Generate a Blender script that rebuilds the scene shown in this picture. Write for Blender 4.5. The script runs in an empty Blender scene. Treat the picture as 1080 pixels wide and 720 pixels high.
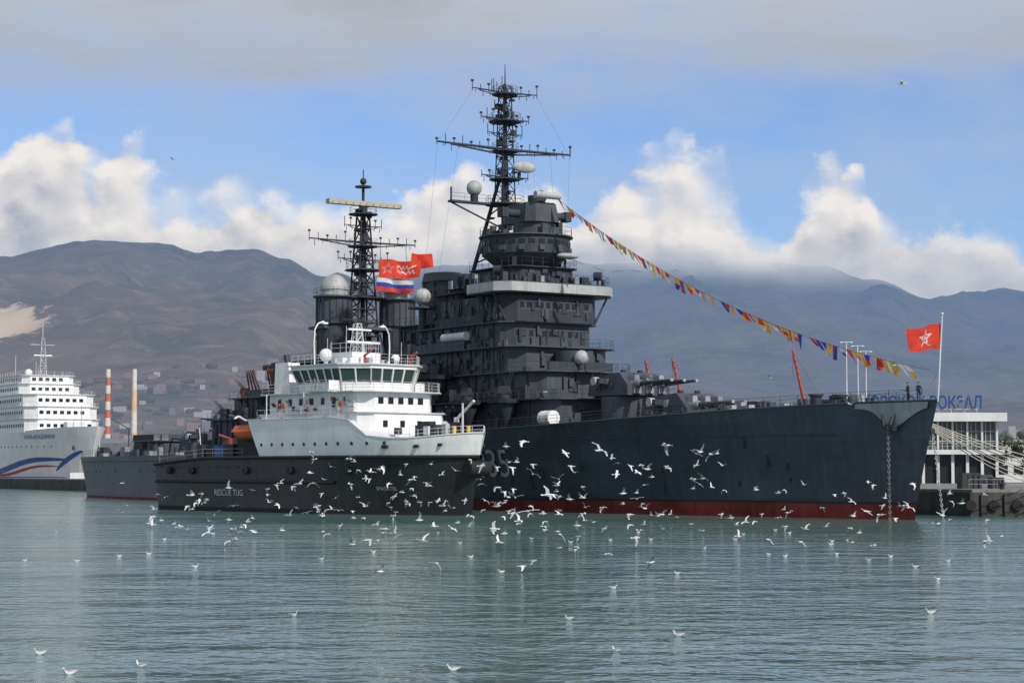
import bpy, math, random
from mathutils import Vector, Matrix, noise
random.seed(7)
R=random.random
def U(a,b): return a+(b-a)*random.random()
def clamp(x,a=0,b=1): return max(a,min(b,x))
def sstep(a,b,x):
    t=clamp((x-a)/(b-a)); return t*t*(3-2*t)
scene=bpy.context.scene

# ------------------------------------------------------------------ materials
def newmat(name):
    m=bpy.data.materials.new(name); m.use_nodes=True
    nt=m.node_tree; nt.nodes.clear()
    out=nt.nodes.new('ShaderNodeOutputMaterial'); b=nt.nodes.new('ShaderNodeBsdfPrincipled')
    nt.links.new(b.outputs[0],out.inputs[0]); return m,nt,b,out
def mixc(nt,fac,a,b,mode='MIX'):
    n=nt.nodes.new('ShaderNodeMix'); n.data_type='RGBA'; n.blend_type=mode
    for s,v in ((0,fac),(6,a),(7,b)):
        if isinstance(v,bpy.types.NodeSocket): nt.links.new(v,n.inputs[s])
        elif s==0: n.inputs[0].default_value=v
        else: n.inputs[s].default_value=(v[0],v[1],v[2],1)
    return n.outputs[2]
def Mt(nt,op,a,b=None,c=None,cl=False):
    n=nt.nodes.new('ShaderNodeMath'); n.operation=op; n.use_clamp=cl
    for i,v in enumerate((a,b,c)):
        if v is None: continue
        if isinstance(v,bpy.types.NodeSocket): nt.links.new(v,n.inputs[i])
        else: n.inputs[i].default_value=v
    return n.outputs[0]
def mrange(nt,v,a,b,c=0,d=1,smooth=False):
    n=nt.nodes.new('ShaderNodeMapRange'); n.interpolation_type='SMOOTHSTEP' if smooth else 'LINEAR'
    nt.links.new(v,n.inputs[0])
    for i,x in enumerate((a,b,c,d)): n.inputs[i+1].default_value=x
    return n.outputs[0]
def noi(nt,vec,scale,det=4,rough=.55,loc=(0,0,0),sc=(1,1,1)):
    mp=nt.nodes.new('ShaderNodeMapping'); mp.inputs['Scale'].default_value=sc; mp.inputs['Location'].default_value=loc
    nt.links.new(vec,mp.inputs[0])
    n=nt.nodes.new('ShaderNodeTexNoise'); n.inputs['Scale'].default_value=scale; n.inputs['Detail'].default_value=det; n.inputs['Roughness'].default_value=rough
    nt.links.new(mp.outputs[0],n.inputs['Vector']); return n.outputs['Fac']
def paint(name,col,rough=.5,var=.3,streak=.35,scol=None,plate=False,metal=0,spec=.5,pscale=.35):
    m,nt,b,out=newmat(name)
    tc=nt.nodes.new('ShaderNodeTexCoord').outputs['Object']
    n1=noi(nt,tc,pscale,3,.6)
    f=mrange(nt,n1,.3,.7,1-var,1+var)
    vm=nt.nodes.new('ShaderNodeVectorMath'); vm.operation='SCALE'; vm.inputs[0].default_value=col
    nt.links.new(f,vm.inputs['Scale']); c=vm.outputs[0]
    if streak>0:
        s=noi(nt,tc,1,3,.65,(3,1,2),(1.6,1.6,.12))
        sf=mrange(nt,s,.5,.72,0,streak)
        sc=scol or tuple(x*.4 for x in col)
        c=mixc(nt,sf,c,sc)
    if plate:
        sx=nt.nodes.new('ShaderNodeSeparateXYZ'); nt.links.new(tc,sx.inputs[0])
        cx=nt.nodes.new('ShaderNodeCombineXYZ'); nt.links.new(sx.outputs[0],cx.inputs[0]); nt.links.new(sx.outputs[2],cx.inputs[1])
        br=nt.nodes.new('ShaderNodeTexBrick'); br.inputs['Scale'].default_value=1
        br.inputs['Brick Width'].default_value=7.3; br.inputs['Row Height'].default_value=1.9
        br.inputs['Mortar Size'].default_value=.02
        br.inputs['Color1'].default_value=(.82,.82,.82,1); br.inputs['Color2'].default_value=(1.15,1.15,1.15,1); br.inputs['Mortar'].default_value=(.6,.6,.6,1)
        nt.links.new(cx.outputs[0],br.inputs['Vector'])
        c=mixc(nt,.8,c,br.outputs['Color'],'MULTIPLY')
        n3=noi(nt,tc,.5,1,.5)
        bp=nt.nodes.new('ShaderNodeBump'); bp.inputs['Strength'].default_value=.6; bp.inputs['Distance'].default_value=.07
        nt.links.new(n3,bp.inputs['Height']); nt.links.new(bp.outputs[0],b.inputs['Normal'])
    nt.links.new(c,b.inputs['Base Color'])
    b.inputs['Roughness'].default_value=rough
    b.inputs['Metallic'].default_value=metal; b.inputs['Specular IOR Level'].default_value=spec
    return m
m_hull=paint('cruiser_hull_paint',(.037,.047,.068),.42,.35,.5,(.085,.092,.10),plate=True,spec=.5,pscale=.12)
m_boot=paint('antifouling_red',(.20,.033,.03),.7,.35,.7,(.055,.025,.02),spec=.2)
m_wl=paint('waterline_black',(.014,.015,.018),.6,.3,.2)
m_sup=paint('cruiser_grey_paint',(.066,.076,.092),.6,.22,.5,(.03,.033,.04),spec=.3)
m_sup2=paint('cruiser_grey_paint_b',(.040,.047,.058),.65,.22,.5,(.022,.024,.03),spec=.3)
m_lgrey=paint('light_grey_paint',(.38,.39,.39),.55,.2,.5,(.16,.15,.14))
m_canvas=paint('canvas_cover',(.28,.29,.30),.85,.3,.5,(.12,.12,.13))
m_white=paint('white_paint',(.80,.81,.80),.45,.08,.35,(.5,.45,.38))
m_white2=paint('offwhite_paint',(.60,.61,.62),.5,.12,.35,(.36,.33,.28))
m_black=paint('tug_black_paint',(.018,.019,.024),.45,.35,.5,(.05,.046,.044),plate=True)
m_dark=paint('dark_metal',(.026,.028,.032),.6,.3,0)
m_rub=paint('fender_rubber',(.015,.015,.016),.85,.3,0)
m_orange=paint('orange_paint',(.62,.12,.03),.5,.15,.2)
m_redp=paint('red_paint',(.42,.06,.04),.55,.2,.3)
m_rust=paint('rusty_red_metal',(.12,.04,.035),.7,.3,.3)
m_tan=paint('tan_antenna',(.42,.38,.28),.6,.1,.2)
m_conc=paint('quay_concrete',(.20,.195,.185),.85,.3,.6,(.06,.06,.055))
m_concd=paint('quay_wall_concrete',(.06,.06,.057),.85,.35,.6,(.015,.018,.015))
m_bwhite=paint('building_white',(.62,.63,.63),.7,.1,.25,(.35,.34,.32))
m_rope=paint('mooring_rope',(.45,.42,.36),.9,.1,0)
m_steel=paint('galvanised_steel',(.42,.43,.44),.5,.15,.2)
m_blue=paint('blue_paint',(.03,.11,.35),.5,.15,.1)
m_yel=paint('yellow_paint',(.65,.45,.08),.5,.15,.1)
m_skin=paint('skin',(.42,.25,.18),.6,.1,0)
m_navy=paint('navy_cloth',(.015,.018,.03),.9,.2,0)
m_bark=paint('bark',(.06,.045,.03),.9,.3,0)
m_leaf=paint('leaf_dark',(.035,.055,.025),.8,.5,0); m_leaf2=paint('leaf_light',(.07,.10,.04),.8,.4,0)
def glass(name,col=(.02,.03,.035),r=.08,s=.5):
    m,nt,b,o=newmat(name); b.inputs['Base Color'].default_value=(*col,1); b.inputs['Roughness'].default_value=r; b.inputs['Specular IOR Level'].default_value=s; return m
m_glass=glass('window_glass',(.015,.02,.025),.3,.3); m_glass2=glass('tinted_glass',(.035,.06,.055))
def cloth(name,col):
    m,nt,b,o=newmat(name)
    tc=nt.nodes.new('ShaderNodeTexCoord').outputs['Object']
    n=noi(nt,tc,.9,2); f=mrange(nt,n,.3,.7,.75,1.15)
    vm=nt.nodes.new('ShaderNodeVectorMath'); vm.operation='SCALE'; vm.inputs[0].default_value=col
    nt.links.new(f,vm.inputs['Scale']); nt.links.new(vm.outputs[0],b.inputs['Base Color'])
    b.inputs['Roughness'].default_value=.85
    tr=nt.nodes.new('ShaderNodeBsdfTranslucent'); nt.links.new(vm.outputs[0],tr.inputs[0])
    mx=nt.nodes.new('ShaderNodeMixShader'); mx.inputs[0].default_value=.3
    nt.links.new(b.outputs[0],mx.inputs[1]); nt.links.new(tr.outputs[0],mx.inputs[2]); nt.links.new(mx.outputs[0],o.inputs[0])
    return m
f_red=cloth('flag_red',(.78,.06,.03)); f_white=cloth('flag_white',(.72,.72,.72)); f_blue=cloth('flag_blue',(.03,.08,.42)); f_yel=cloth('flag_yellow',(.85,.45,.05)); f_blk=cloth('flag_black',(.03,.03,.03)); f_pink=cloth('flag_faded',(.75,.25,.2))
g_white=paint('gull_white',(.68,.68,.66),.8,.06,0); g_grey=paint('gull_grey',(.36,.38,.41),.8,.1,0); g_blk=paint('gull_black',(.03,.03,.03),.8,.1,0); g_beak=paint('gull_beak',(.45,.12,.04),.6,.1,0)

# ------------------------------------------------------------------ mesh builder
class MB:
    def __init__(s): s.v=[]; s.f=[]; s.m=[]; s.sm=[]; s.mats=[]
    def mi(s,m):
        if m not in s.mats: s.mats.append(m)
        return s.mats.index(m)
    def add(s,vs,fs,m,smooth=False):
        o=len(s.v); s.v+= [tuple(x) for x in vs]; k=s.mi(m)
        for f in fs: s.f.append(tuple(i+o for i in f)); s.m.append(k); s.sm.append(smooth)
    def box(s,x0,x1,y0,y1,z0,z1,m,ti=0):
        t=ti
        vs=[(x0,y0,z0),(x1,y0,z0),(x1,y1,z0),(x0,y1,z0),(x0+t,y0+t,z1),(x1-t,y0+t,z1),(x1-t,y1-t,z1),(x0+t,y1-t,z1)]
        s.add(vs,[(3,2,1,0),(4,5,6,7),(0,1,5,4),(1,2,6,5),(2,3,7,6),(3,0,4,7)],m)
    def cbox(s,c,d,m,rz=0,ti=0):
        a=math.cos(rz);b=math.sin(rz); vs=[]
        for z,t in ((-.5,0),(.5,ti)):
            for x,y in ((-.5,-.5),(.5,-.5),(.5,.5),(-.5,.5)):
                px=x*d[0]-math.copysign(t,x); py=y*d[1]-math.copysign(t,y)
                vs.append((c[0]+a*px-b*py,c[1]+b*px+a*py,c[2]+z*d[2]))
        s.add(vs,[(3,2,1,0),(4,5,6,7),(0,1,5,4),(1,2,6,5),(2,3,7,6),(3,0,4,7)],m)
    def prism(s,poly,z0,z1,m,sx=1,sy=1,dx=0):
        n=len(poly); cx=sum(p[0] for p in poly)/n; cy=sum(p[1] for p in poly)/n
        vs=[(x,y,z0) for x,y in poly]+[(cx+(x-cx)*sx+dx,cy+(y-cy)*sy,z1) for x,y in poly]
        fs=[tuple(range(n-1,-1,-1)),tuple(range(n,2*n))]+[(i,(i+1)%n,n+(i+1)%n,n+i) for i in range(n)]
        s.add(vs,fs,m)
    def cyl(s,p0,p1,r0,m,r1=None,n=8,smooth=True,caps=True):
        r1=r0 if r1 is None else r1
        p0=Vector(p0);p1=Vector(p1); d=p1-p0
        if d.length<1e-6: return
        d.normalize(); u=d.orthogonal().normalized(); w=d.cross(u)
        vs=[]
        for p,r in((p0,r0),(p1,r1)):
            for i in range(n):
                t=2*math.pi*i/n+.3; vs.append(p+u*(r*math.cos(t))+w*(r*math.sin(t)))
        s.add(vs,[(i,(i+1)%n,n+(i+1)%n,n+i) for i in range(n)],m,smooth and n>5)
        if caps: s.add(vs[:n],[tuple(range(n-1,-1,-1))],m); s.add(vs[n:],[tuple(range(n))],m)
    def tube(s,pts,r,m,n=4):
        for a,b in zip(pts,pts[1:]): s.cyl(a,b,r,m,n=n,caps=False)
    def sph(s,c,r,m,nu=14,nv=8,sc=(1,1,1),lo=-90):
        vs=[];fs=[]
        for j in range(nv+1):
            ph=math.radians(lo+(90-lo)*j/nv)
            for i in range(nu):
                t=2*math.pi*i/nu
                vs.append((c[0]+r*sc[0]*math.cos(ph)*math.cos(t),c[1]+r*sc[1]*math.cos(ph)*math.sin(t),c[2]+r*sc[2]*math.sin(ph)))
        for j in range(nv):
            for i in range(nu): fs.append((j*nu+i,j*nu+(i+1)%nu,(j+1)*nu+(i+1)%nu,(j+1)*nu+i))
        s.add(vs,fs,m,True)
    def rail(s,pts,m,h=1.05,sp=1.7,r=.028,rows=(1,.5),closed=False):
        if closed: pts=pts+[pts[0]]
        for a,b in zip(pts,pts[1:]):
            a=Vector(a);b=Vector(b); L=(b-a).length; n=max(1,int(round(L/sp)))
            for i in range(n+1):
                p=a.lerp(b,i/n); s.cyl(p,p+Vector((0,0,h)),r,m,n=3,caps=False)
            for k in rows: s.cyl(a+Vector((0,0,h*k)),b+Vector((0,0,h*k)),r*.8,m,n=3,caps=False)
    def lattice(s,p0,p1,w0,w1,m,n=6,r=.08):
        p0=Vector(p0);p1=Vector(p1); rings=[]
        for i in range(n+1):
            t=i/n; p=p0.lerp(p1,t); w=(w0+(w1-w0)*t)/2
            rings.append([p+Vector((dx*w,dy*w,0)) for dx,dy in((-1,-1),(1,-1),(1,1),(-1,1))])
        for i in range(n):
            for k in range(4):
                s.cyl(rings[i][k],rings[i+1][k],r,m,n=4,caps=False)
                s.cyl(rings[i+1][k],rings[i+1][(k+1)%4],r*.7,m,n=4,caps=False)
                a,b=(k,(k+1)%4) if i%2 else ((k+1)%4,k)
                s.cyl(rings[i][a],rings[i+1][b],r*.7,m,n=4,caps=False)
    def build(s,name,parent=None):
        me=bpy.data.meshes.new(name); me.from_pydata(s.v,[],s.f)
        for m in s.mats: me.materials.append(m)
        me.polygons.foreach_set('material_index',s.m); me.polygons.foreach_set('use_smooth',s.sm); me.update()
        o=bpy.data.objects.new(name,me); scene.collection.objects.link(o)
        if parent: o.parent=parent
        return o
def empty(name,loc,rz=0):
    e=bpy.data.objects.new(name,None); scene.collection.objects.link(e); e.location=loc; e.rotation_euler[2]=rz; e.empty_display_size=5; return e
def poly_oct(x0,x1,hw,c): return [(x0,-hw),(x1-c,-hw),(x1,-hw+c),(x1,hw-c),(x1-c,hw),(x0,hw)]
def ring(cx,cy,r,n=16,sx=1): return [(cx+r*sx*math.cos(2*math.pi*i/n),cy+r*math.sin(2*math.pi*i/n)) for i in range(n)]
def circ3(cx,cy,z,r,n=14): return [(cx+r*math.cos(2*math.pi*i/n),cy+r*math.sin(2*math.pi*i/n),z) for i in range(n)]
def text_mesh(body,size,name,off=0):
    cu=bpy.data.curves.new(name,'FONT'); cu.body=body; cu.size=size; cu.extrude=0; cu.offset=off
    o=bpy.data.objects.new(name,cu); scene.collection.objects.link(o)
    bpy.context.view_layer.update()
    dg=bpy.context.evaluated_depsgraph_get(); me=bpy.data.meshes.new_from_object(o.evaluated_get(dg))
    bpy.data.objects.remove(o); return me
def text_on(body,size,fn,mat,name,parent,off=0):
    me=text_mesh(body,size,name,off)
    for v in me.vertices: v.co=fn(v.co.x,v.co.y)
    me.materials.clear(); me.materials.append(mat)
    ob=bpy.data.objects.new(name,me); scene.collection.objects.link(ob); ob.parent=parent; return ob

def block(mb,x0,x1,hw,z0,z1,m,c=1.0,slab=.45,rails=True,win=None,dens=1.0,trim=None,sidewin=True):
    mb.prism(poly_oct(x0,x1,hw,c),z0,z1,m)
    if slab:
        e=slab; mb.prism(poly_oct(x0-e*.5,x1+e,hw+e,c+.2),z1,z1+.14,trim or m)
        if rails:
            P=poly_oct(x0-e*.4,x1+e*.9,hw+e*.9,c+.2); mb.rail([(x,y,z1+.14) for x,y in P],m_sup,sp=1.5)
            for (p,q) in zip(P[:-1],P[1:]):
                if R()<.55:
                    t0=U(0,.4);t1=U(.5,1); a=Vector((p[0]+(q[0]-p[0])*t0,p[1]+(q[1]-p[1])*t0,z1+.16)); b=Vector((p[0]+(q[0]-p[0])*t1,p[1]+(q[1]-p[1])*t1,z1+.16))
                    up=Vector((0,0,1.0)); mb.add([a,b,b+up,a+up],[(0,1,2,3)],random.choice((m_sup,m_sup,m_sup2)))
    H=z1-z0
    for k in range(int((x1-x0)*1.1*dens)):
        x=U(x0+.4,x1-c-.6); w=U(.2,1.1); h=U(.3,H*.6); z=U(z0+.2,z1-h-.1); d=U(.08,.45)
        for sgn in (-1,1):
            mb.cbox((x,sgn*(hw+d/2-.01),z+h/2),(w,d,h),random.choice((m_sup,m_sup2,m_sup)))
    for k in range(int(hw*2*dens)):
        y=U(-hw+c+.4,hw-c-.4); w=U(.2,.9); h=U(.3,H*.5); z=U(z0+.2,z1-h-.1); d=U(.08,.4)
        mb.cbox((x1+d/2-.01,y,z+h/2),(d,w,h),random.choice((m_sup,m_sup2)))
    for k in range(int((x1-x0)*.5*dens)):
        x=U(x0+.4,x1-c-.3); mb.cyl((x,-hw-.12,z0),(x,-hw-.12,z1),U(.04,.1),m_sup2,n=5)
    if H>2:
        x=x0+.8
        while x<x1-c-.4:
            if R()<.7: mb.cyl((x,-hw-.03,z0+H*.6),(x,-hw+.02,z0+H*.6),.2,m_glass,n=8)
            x+=1.6
        x=x0+1.5
        while x<x1-c-1.5:
            if R()<.6: mb.box(x,x+.8,-hw-.04,-hw+.02,z0+.15,z0+2.0,m_dark)
            x+=U(3,6)
    if win:
        zc=z0+H*win; y=-hw+c+.3
        mb.box(x1-.01,x1+.03,-hw+c+.1,hw-c-.1,zc-.6,zc+.6,m_sup)
        while y<hw-c-.5:
            mb.box(x1-.02,x1+.06,y,y+.62,zc-.35,zc+.35,m_glass); mb.box(x1-.02,x1+.1,y-.08,y+.7,zc+.36,zc+.44,m_sup); y+=.95
        x=x1-c-.9
        while x>x1-8 and sidewin:
            mb.box(x,x+.62,-hw-.05,-hw+.02,zc-.35,zc+.35,m_glass); x-=.95
def aa_gun(mb,x,y,z,rz=0,el=.5,m=None):
    m=m or m_sup2
    mb.cyl((x,y,z),(x,y,z+.7),.7,m,n=10); mb.cbox((x,y,z+1.1),(1.3,1.4,.9),m,rz,.15)
    d=Vector((math.cos(rz)*math.cos(el),math.sin(rz)*math.cos(el),math.sin(el)))
    sd=Vector((-math.sin(rz),math.cos(rz),0))
    for k in(-.22,.22):
        p=Vector((x,y,z+1.3))+sd*k; mb.cyl(p,p+d*2.6,.09,m,r1=.05,n=6)
def sec_turret(mb,x,y,z,rz):
    mb.cyl((x,y,z),(x,y,z+.5),1.5,m_sup2,n=16)
    a=math.cos(rz);b=math.sin(rz)
    poly=[(-1.9,-1.1),(-1.3,-1.7),(1.2,-1.6),(1.9,-.9),(1.9,.9),(1.2,1.6),(-1.3,1.7),(-1.9,1.1)]
    mb.prism([(x+a*p-b*q,y+b*p+a*q) for p,q in poly],z+.5,z+2.5,m_sup,.8,.8)
    d=Vector((a*.97,b*.97,.22)); s=Vector((-b,a,0))
    for k in(-.45,.45):
        p=Vector((x,y,z+1.6))+s*k+d*1.4; mb.cyl(p,p+d*4.6,.13,m_sup2,r1=.09,n=8)

# ================================================================== CRUISER
heading=math.atan2(-.838,.548)
cr=empty('cruiser_warship',(38.4,188.6,0),heading)
def cr_zd(a): return (11.3-1.9*sstep(0,70,a)) if a<125 else 7.1
def cr_w(a):
    w=10.7*(1-(1-clamp(a/95))**1.6)
    if a>150: w*=max(0,1-((a-150)/60)**2.2)**.6
    return w
def cr_d(a):
    d=11*(1-(1-clamp((a+.0)/80))**2.3)
    if a>150: d*=max(0,1-((a-150)/60)**3)**.6
    return d
def cr_pt(a,z,side,off=0):
    zd=cr_zd(a); t=clamp(z/zd)
    w=cr_w(a); d=cr_d(a)
    hb=w+(d-w)*t**1.5
    x=-a+3.2*t**1.15*max(0,1-a/40)
    if a>195: x-= 2*t*((a-195)/15)
    return (x,side*(hb+off),z)
def loft(mb,pt,zdf,stations,zabs,fr,mats,zlow=-1.2,bs=lambda a:1):
    rows=[]
    for a in stations:
        zd=zdf(a); za=[q*bs(a) for q in zabs]; zs=[zlow]+za+[za[-1]+(zd-za[-1])*f for f in fr]
        rows.append(zs)
    nz=len(rows[0])
    for side in(-1,1):
        for j in range(nz-1):
            vs=[];fs=[]
            for i,a in enumerate(stations):
                vs.append(pt(a,rows[i][j],side)); vs.append(pt(a,rows[i][j+1],side))
            for i in range(len(stations)-1):
                q=(2*i,2*i+1,2*i+3,2*i+2)
                fs.append(q if side<0 else q[::-1])
            mb.add(vs,fs,mats[min(j,len(mats)-1)],True)
mb=MB()
st=[0,.6,1.5,3,5,7.5,10,13,16,20,25,30,36,42,50,58,66,75,85,95,105,115,124.95,125,135,145,155,165,172,180,186,192,197,201,204.5,207,208.8,210]
loft(mb,cr_pt,cr_zd,st,(0,.25,1.35,1.6),(.15,.3,.45,.6,.75,.88,1),(m_boot,m_boot,m_boot,m_wl,m_hull),bs=lambda a:1.05-.8*sstep(20,160,a))
vs=[];fs=[]
for a in st:
    vs+= [cr_pt(a,cr_zd(a),-1),cr_pt(a,cr_zd(a),1)]
for i in range(len(st)-1): fs.append((2*i,2*i+2,2*i+3,2*i+1))
mb.add(vs,fs,m_sup2)
hull=mb.build('hull',cr)
mb=MB()
for side in(-1,1):
    pl=[Vector(cr_pt(a,cr_zd(a),side,.02)) for a in st if a<=124.95]
    mb.tube([p+Vector((0,0,.04)) for p in pl],.1,m_sup,n=5)
    sp=[Vector(cr_pt(a,cr_zd(a),side,-.25)) for a in [3+1.9*i for i in range(64)]]
    mb.rail(sp,m_sup,h=1.1,sp=1.9,r=.03,rows=(1,.66,.33))
    sp=[Vector(cr_pt(a,7.1,side,-.25)) for a in [126+2*i for i in range(40)]]
    mb.rail(sp,m_sup,h=1.1,sp=2,r=.03,rows=(1,.5))
for a in range(26,200,3):
    for z in (4.6,7.0):
        if z>cr_zd(a)-1 or R()<.25: continue
        p=cr_pt(a,z,-1,.03); q=cr_pt(a,z,-1,-.05); mb.cyl(q,p,.19,m_dark,n=8)
for zz in (8.2,): mb.tube([cr_pt(a,zz if a<125 else 6.2,-1,.04) for a in st if 8<a<205],.07,m_sup2,n=4)
for k in range(26):
    a=U(15,120); z=U(3,8); p=cr_pt(a,z,-1,.05); mb.cbox(p,(.25,.3,U(.3,1.2)),m_sup2)
mb.build('hull_fittings',cr)
mb=MB()
zt=lambda a:cr_zd(a)-.1
vs=[];fs=[]
na,nz=16,6
for i in range(na+1):
    a=.7+7.2*i/na; q=i/na
    dep=.45+1.9*math.exp(-((q-.42)/.26)**2)
    for j in range(nz+1):
        z=zt(a)-dep*(1-j/nz); vs.append(cr_pt(a,z,-1,.22))
for i in range(na):
    for j in range(nz):
        k=i*(nz+1)+j; fs.append((k,k+1,k+nz+2,k+nz+1))
m_haw=paint('hawse_plate',(.24,.29,.29),.6,.2,.4,(.12,.10,.08))
mb.add(vs,fs,m_haw,True)
p=Vector(cr_pt(4.0,9.5,-1,.5))
mb.cyl(p+Vector((0,.5,.5)),p+Vector((0,0,-.6)),.2,m_dark); mb.cbox(p+Vector((0,-.05,-.75)),(1.6,.45,.45),m_dark)
for s in(-1,1): mb.cyl(p+Vector((s*.7,0,-.7)),p+Vector((s*.9,-.1,.6)),.2,m_dark,r1=.08)
def chain(mb,p0,p1,m,L=.42,r=.06,sag=0):
    p0=Vector(p0);p1=Vector(p1); n=int((p1-p0).length/(L*.75)); d=(p1-p0).normalized(); u=d.orthogonal().normalized(); w=d.cross(u)
    for i in range(n):
        c=p0.lerp(p1,(i+.5)/n)+Vector((0,0,-sag*4*(i/n)*(1-i/n))); s=(u if i%2 else w)*(L*.28)
        a=d*(L*.5)
        q=[c-a*.6+s,c+a*.6+s,c+a,c+a*.6-s,c-a*.6-s,c-a]
        for k in range(6): mb.cyl(q[k],q[(k+1)%6],r,m,n=4,caps=False)
m_chain=paint('chain_metal',(.20,.19,.18),.7,.3,0)
chain(mb,p+Vector((0,-.2,-.6)),(p.x+.25,p.y-.3,-.5),m_chain,L=.36,r=.05)
q=Vector(cr_pt(0,8.2,-1)); chain(mb,q+Vector((.1,.2,0)),(q.x+1.0,.6,-.6),paint('chain_pale',(.42,.42,.4),.7,.2,0),L=.32,r=.04)
mb.cyl((2.9,-.6,8.4),(3.1,-.6,8.4),.3,m_dark,n=12)
mb.build('anchor_and_chain',cr)

mb=MB()
for a,p in((12,-1.6),(12,1.6)):
    z=cr_zd(a); mb.cyl((-a,p,z),(-a,p,z+1),.6,m_dark,n=12); mb.cyl((-a,p,z+1),(-a,p,z+1.2),.8,m_dark,n=12)
for k in range(24):
    a=U(7,31); z=cr_zd(a); h=U(.4,1.3); mb.cbox((-a,U(-.6,.6)*cr_d(a)*.8,z+h/2),(U(.4,1.5),U(.3,1.3),h),random.choice((m_sup,m_sup2,m_lgrey)))
for a in range(8,34,5):
    for s in(-1,1):
        y=s*(cr_d(a)-.8)
        for d in(0,.8): mb.cyl((-a+d,y,cr_zd(a)),(-a+d,y,cr_zd(a)+.7),.18,m_dark,n=8)
for s in(-1,1):
    vs=[(-24,0,10.2),(-28,s*6.2,9.9),(-28,s*6.2,10.9),(-24,0,11.6)]; mb.add(vs,[(0,1,2,3)],m_sup)
    vs=[(x-.1,y,z) for x,y,z in vs]; mb.add(vs,[(0,1,2,3)],m_sup)
for a,y in((50,-8.2),(50,8.2)):
    mb.cyl((-a-1.1,y,10.7),(-a+1.1,y,10.7),.85,m_white,n=14); 
    for d in(-.6,.6): mb.cyl((-a+d-.05,y,10.7),(-a+d+.05,y,10.7),.88,m_lgrey,n=14)
    mb.box(-a-1,-a+1,y-.6,y+.6,9.5,10,m_sup2)
mb.build('foredeck_gear',cr)
def main_turret(name,a,zb,z0,face=1,el=.06):
    mb=MB(); x=-a
    mb.cyl((x,0,zb),(x,0,z0),3.3,m_sup,n=24)
    f=face
    prof=[(-4.6,.2),(-4.4,2.3),(1.6,2.75),(3.6,1.3),(3.7,.1)]
    hw=[2.6,2.4,2.6,3.0,3.0]
    vs=[]
    for (px,pz),w in zip(prof,hw):
        vs+=[(x+f*px,-w,z0+pz),(x+f*px,w,z0+pz)]
    n=len(prof); fs=[(2*i,2*i+1,2*i+3,2*i+2) for i in range(n-1)]
    fs.append((2*n-2,2*n-1,1,0)); fs.append(tuple(2*i for i in range(n))); fs.append(tuple(2*i+1 for i in range(n-1,-1,-1)))
    mb.add(vs,fs,m_sup)
    mb.box(x-1.5*f-1,x-1.5*f+1,-3.9,3.9,z0+1.5,z0+2.1,m_sup2)
    for s in(-1,1):
        mb.cyl((x-f*1.5,s*3.4,z0+1.8),(x-f*1.5,s*4.1,z0+1.8),.5,m_lgrey,n=10)
        mb.cyl((x+f*.5,s*1.2,z0+2.6),(x+f*.5,s*1.2,z0+3.1),.35,m_sup2,n=8)
    for y in(-1.75,0,1.75):
        d=Vector((f*math.cos(el),0,math.sin(el))); p=Vector((x+f*2.7,y,z0+1.35))
        mb.cbox((x+f*3.2,y,z0+1.35),(1.6,1.05,2.1),m_canvas,0,.22)
        mb.cyl(p-d*.3,p+d*1.9,.62,m_canvas,r1=.4,n=12); mb.cyl(p+d*1.3,p+d*3.6,.3,m_sup,r1=.24,n=10); mb.cyl(p+d*3.6,p+d*7.4,.22,m_sup,r1=.14,n=10)
        mb.cyl(p+d*7.3,p+d*7.55,.18,m_lgrey,n=8)
    for k in range(10): mb.cbox((x+U(-3.5,1)*f,-2.65,z0+U(.5,1.9)),(U(.2,.9),U(.15,.4),U(.2,.8)),random.choice((m_sup2,m_lgrey,m_sup)))
    mb.rail([(x-f*4.2,-2.2,z0+2.3),(x+f*1,-2.4,z0+2.7)],m_sup)
    return mb.build(name,cr)
main_turret('main_turret_a',35,9.4,10.4,1,.03)
main_turret('main_turret_b',45.5,9.4,13.1,1,.03)
main_turret('main_turret_c',150,7,11.4,-1,.05)
main_turret('main_turret_d',162,7,8.4,-1,.05)
mb=MB()
block(mb,-122,-50.5,7.6,9.4,12.9,m_sup,c=1.5,slab=.9,dens=.8)
block(mb,-120,-54.5,6.8,13.04,16.3,m_sup,c=1.5,slab=.8,dens=1)
block(mb,-86,-58.5,7.2,16.44,19.4,m_sup,c=1.6,slab=.9,dens=1.2)
block(mb,-82,-61.5,6.6,19.54,22.5,m_sup,c=1.2,slab=.7,win=.6,dens=1.1,sidewin=False)
block(mb,-76,-60.5,6.9,22.64,25.9,m_sup2,c=1.4,slab=0,win=.62)
mb.prism(poly_oct(-67,-59.4,8.7,1.6),26.0,26.15,m_sup)
mb.prism(poly_oct(-66.8,-59.2,8.8,1.6),26.15,27.25,m_lgrey)
mb.prism(poly_oct(-66.6,-59.5,8.5,1.6),27.25,27.4,m_sup)
mb.rail([(x,y,27.4) for x,y in poly_oct(-66.6,-59.5,8.5,1.6)],m_sup,sp=1.2)
for s in(-1,1):
    for x in(-65,-61.5): mb.cyl((x,s*6.6,22.8),(x,s*8.4,26),.12,m_sup2,n=6)
block(mb,-72,-62.5,4.6,27.4,29.5,m_sup2,c=1,slab=.5)
for k in range(22): mb.cbox((U(-66,-60.5),U(-7.8,7.8),27.4+.5),(U(.3,.9),U(.3,.8),U(.7,1.3)),random.choice((m_sup,m_sup2,m_sup2,m_canvas)))
mb.prism(ring(-67,0,3.4,20),29.6,31.3,m_sup,1.6,1.6)
mb.prism(ring(-67,0,5.5,28),31.3,33.5,m_sup2)
mb.prism(ring(-67,0,5.9,28),33.5,33.65,m_sup); mb.rail(circ3(-67,0,33.65,5.8,16),m_sup,sp=2.2,closed=True)
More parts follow.
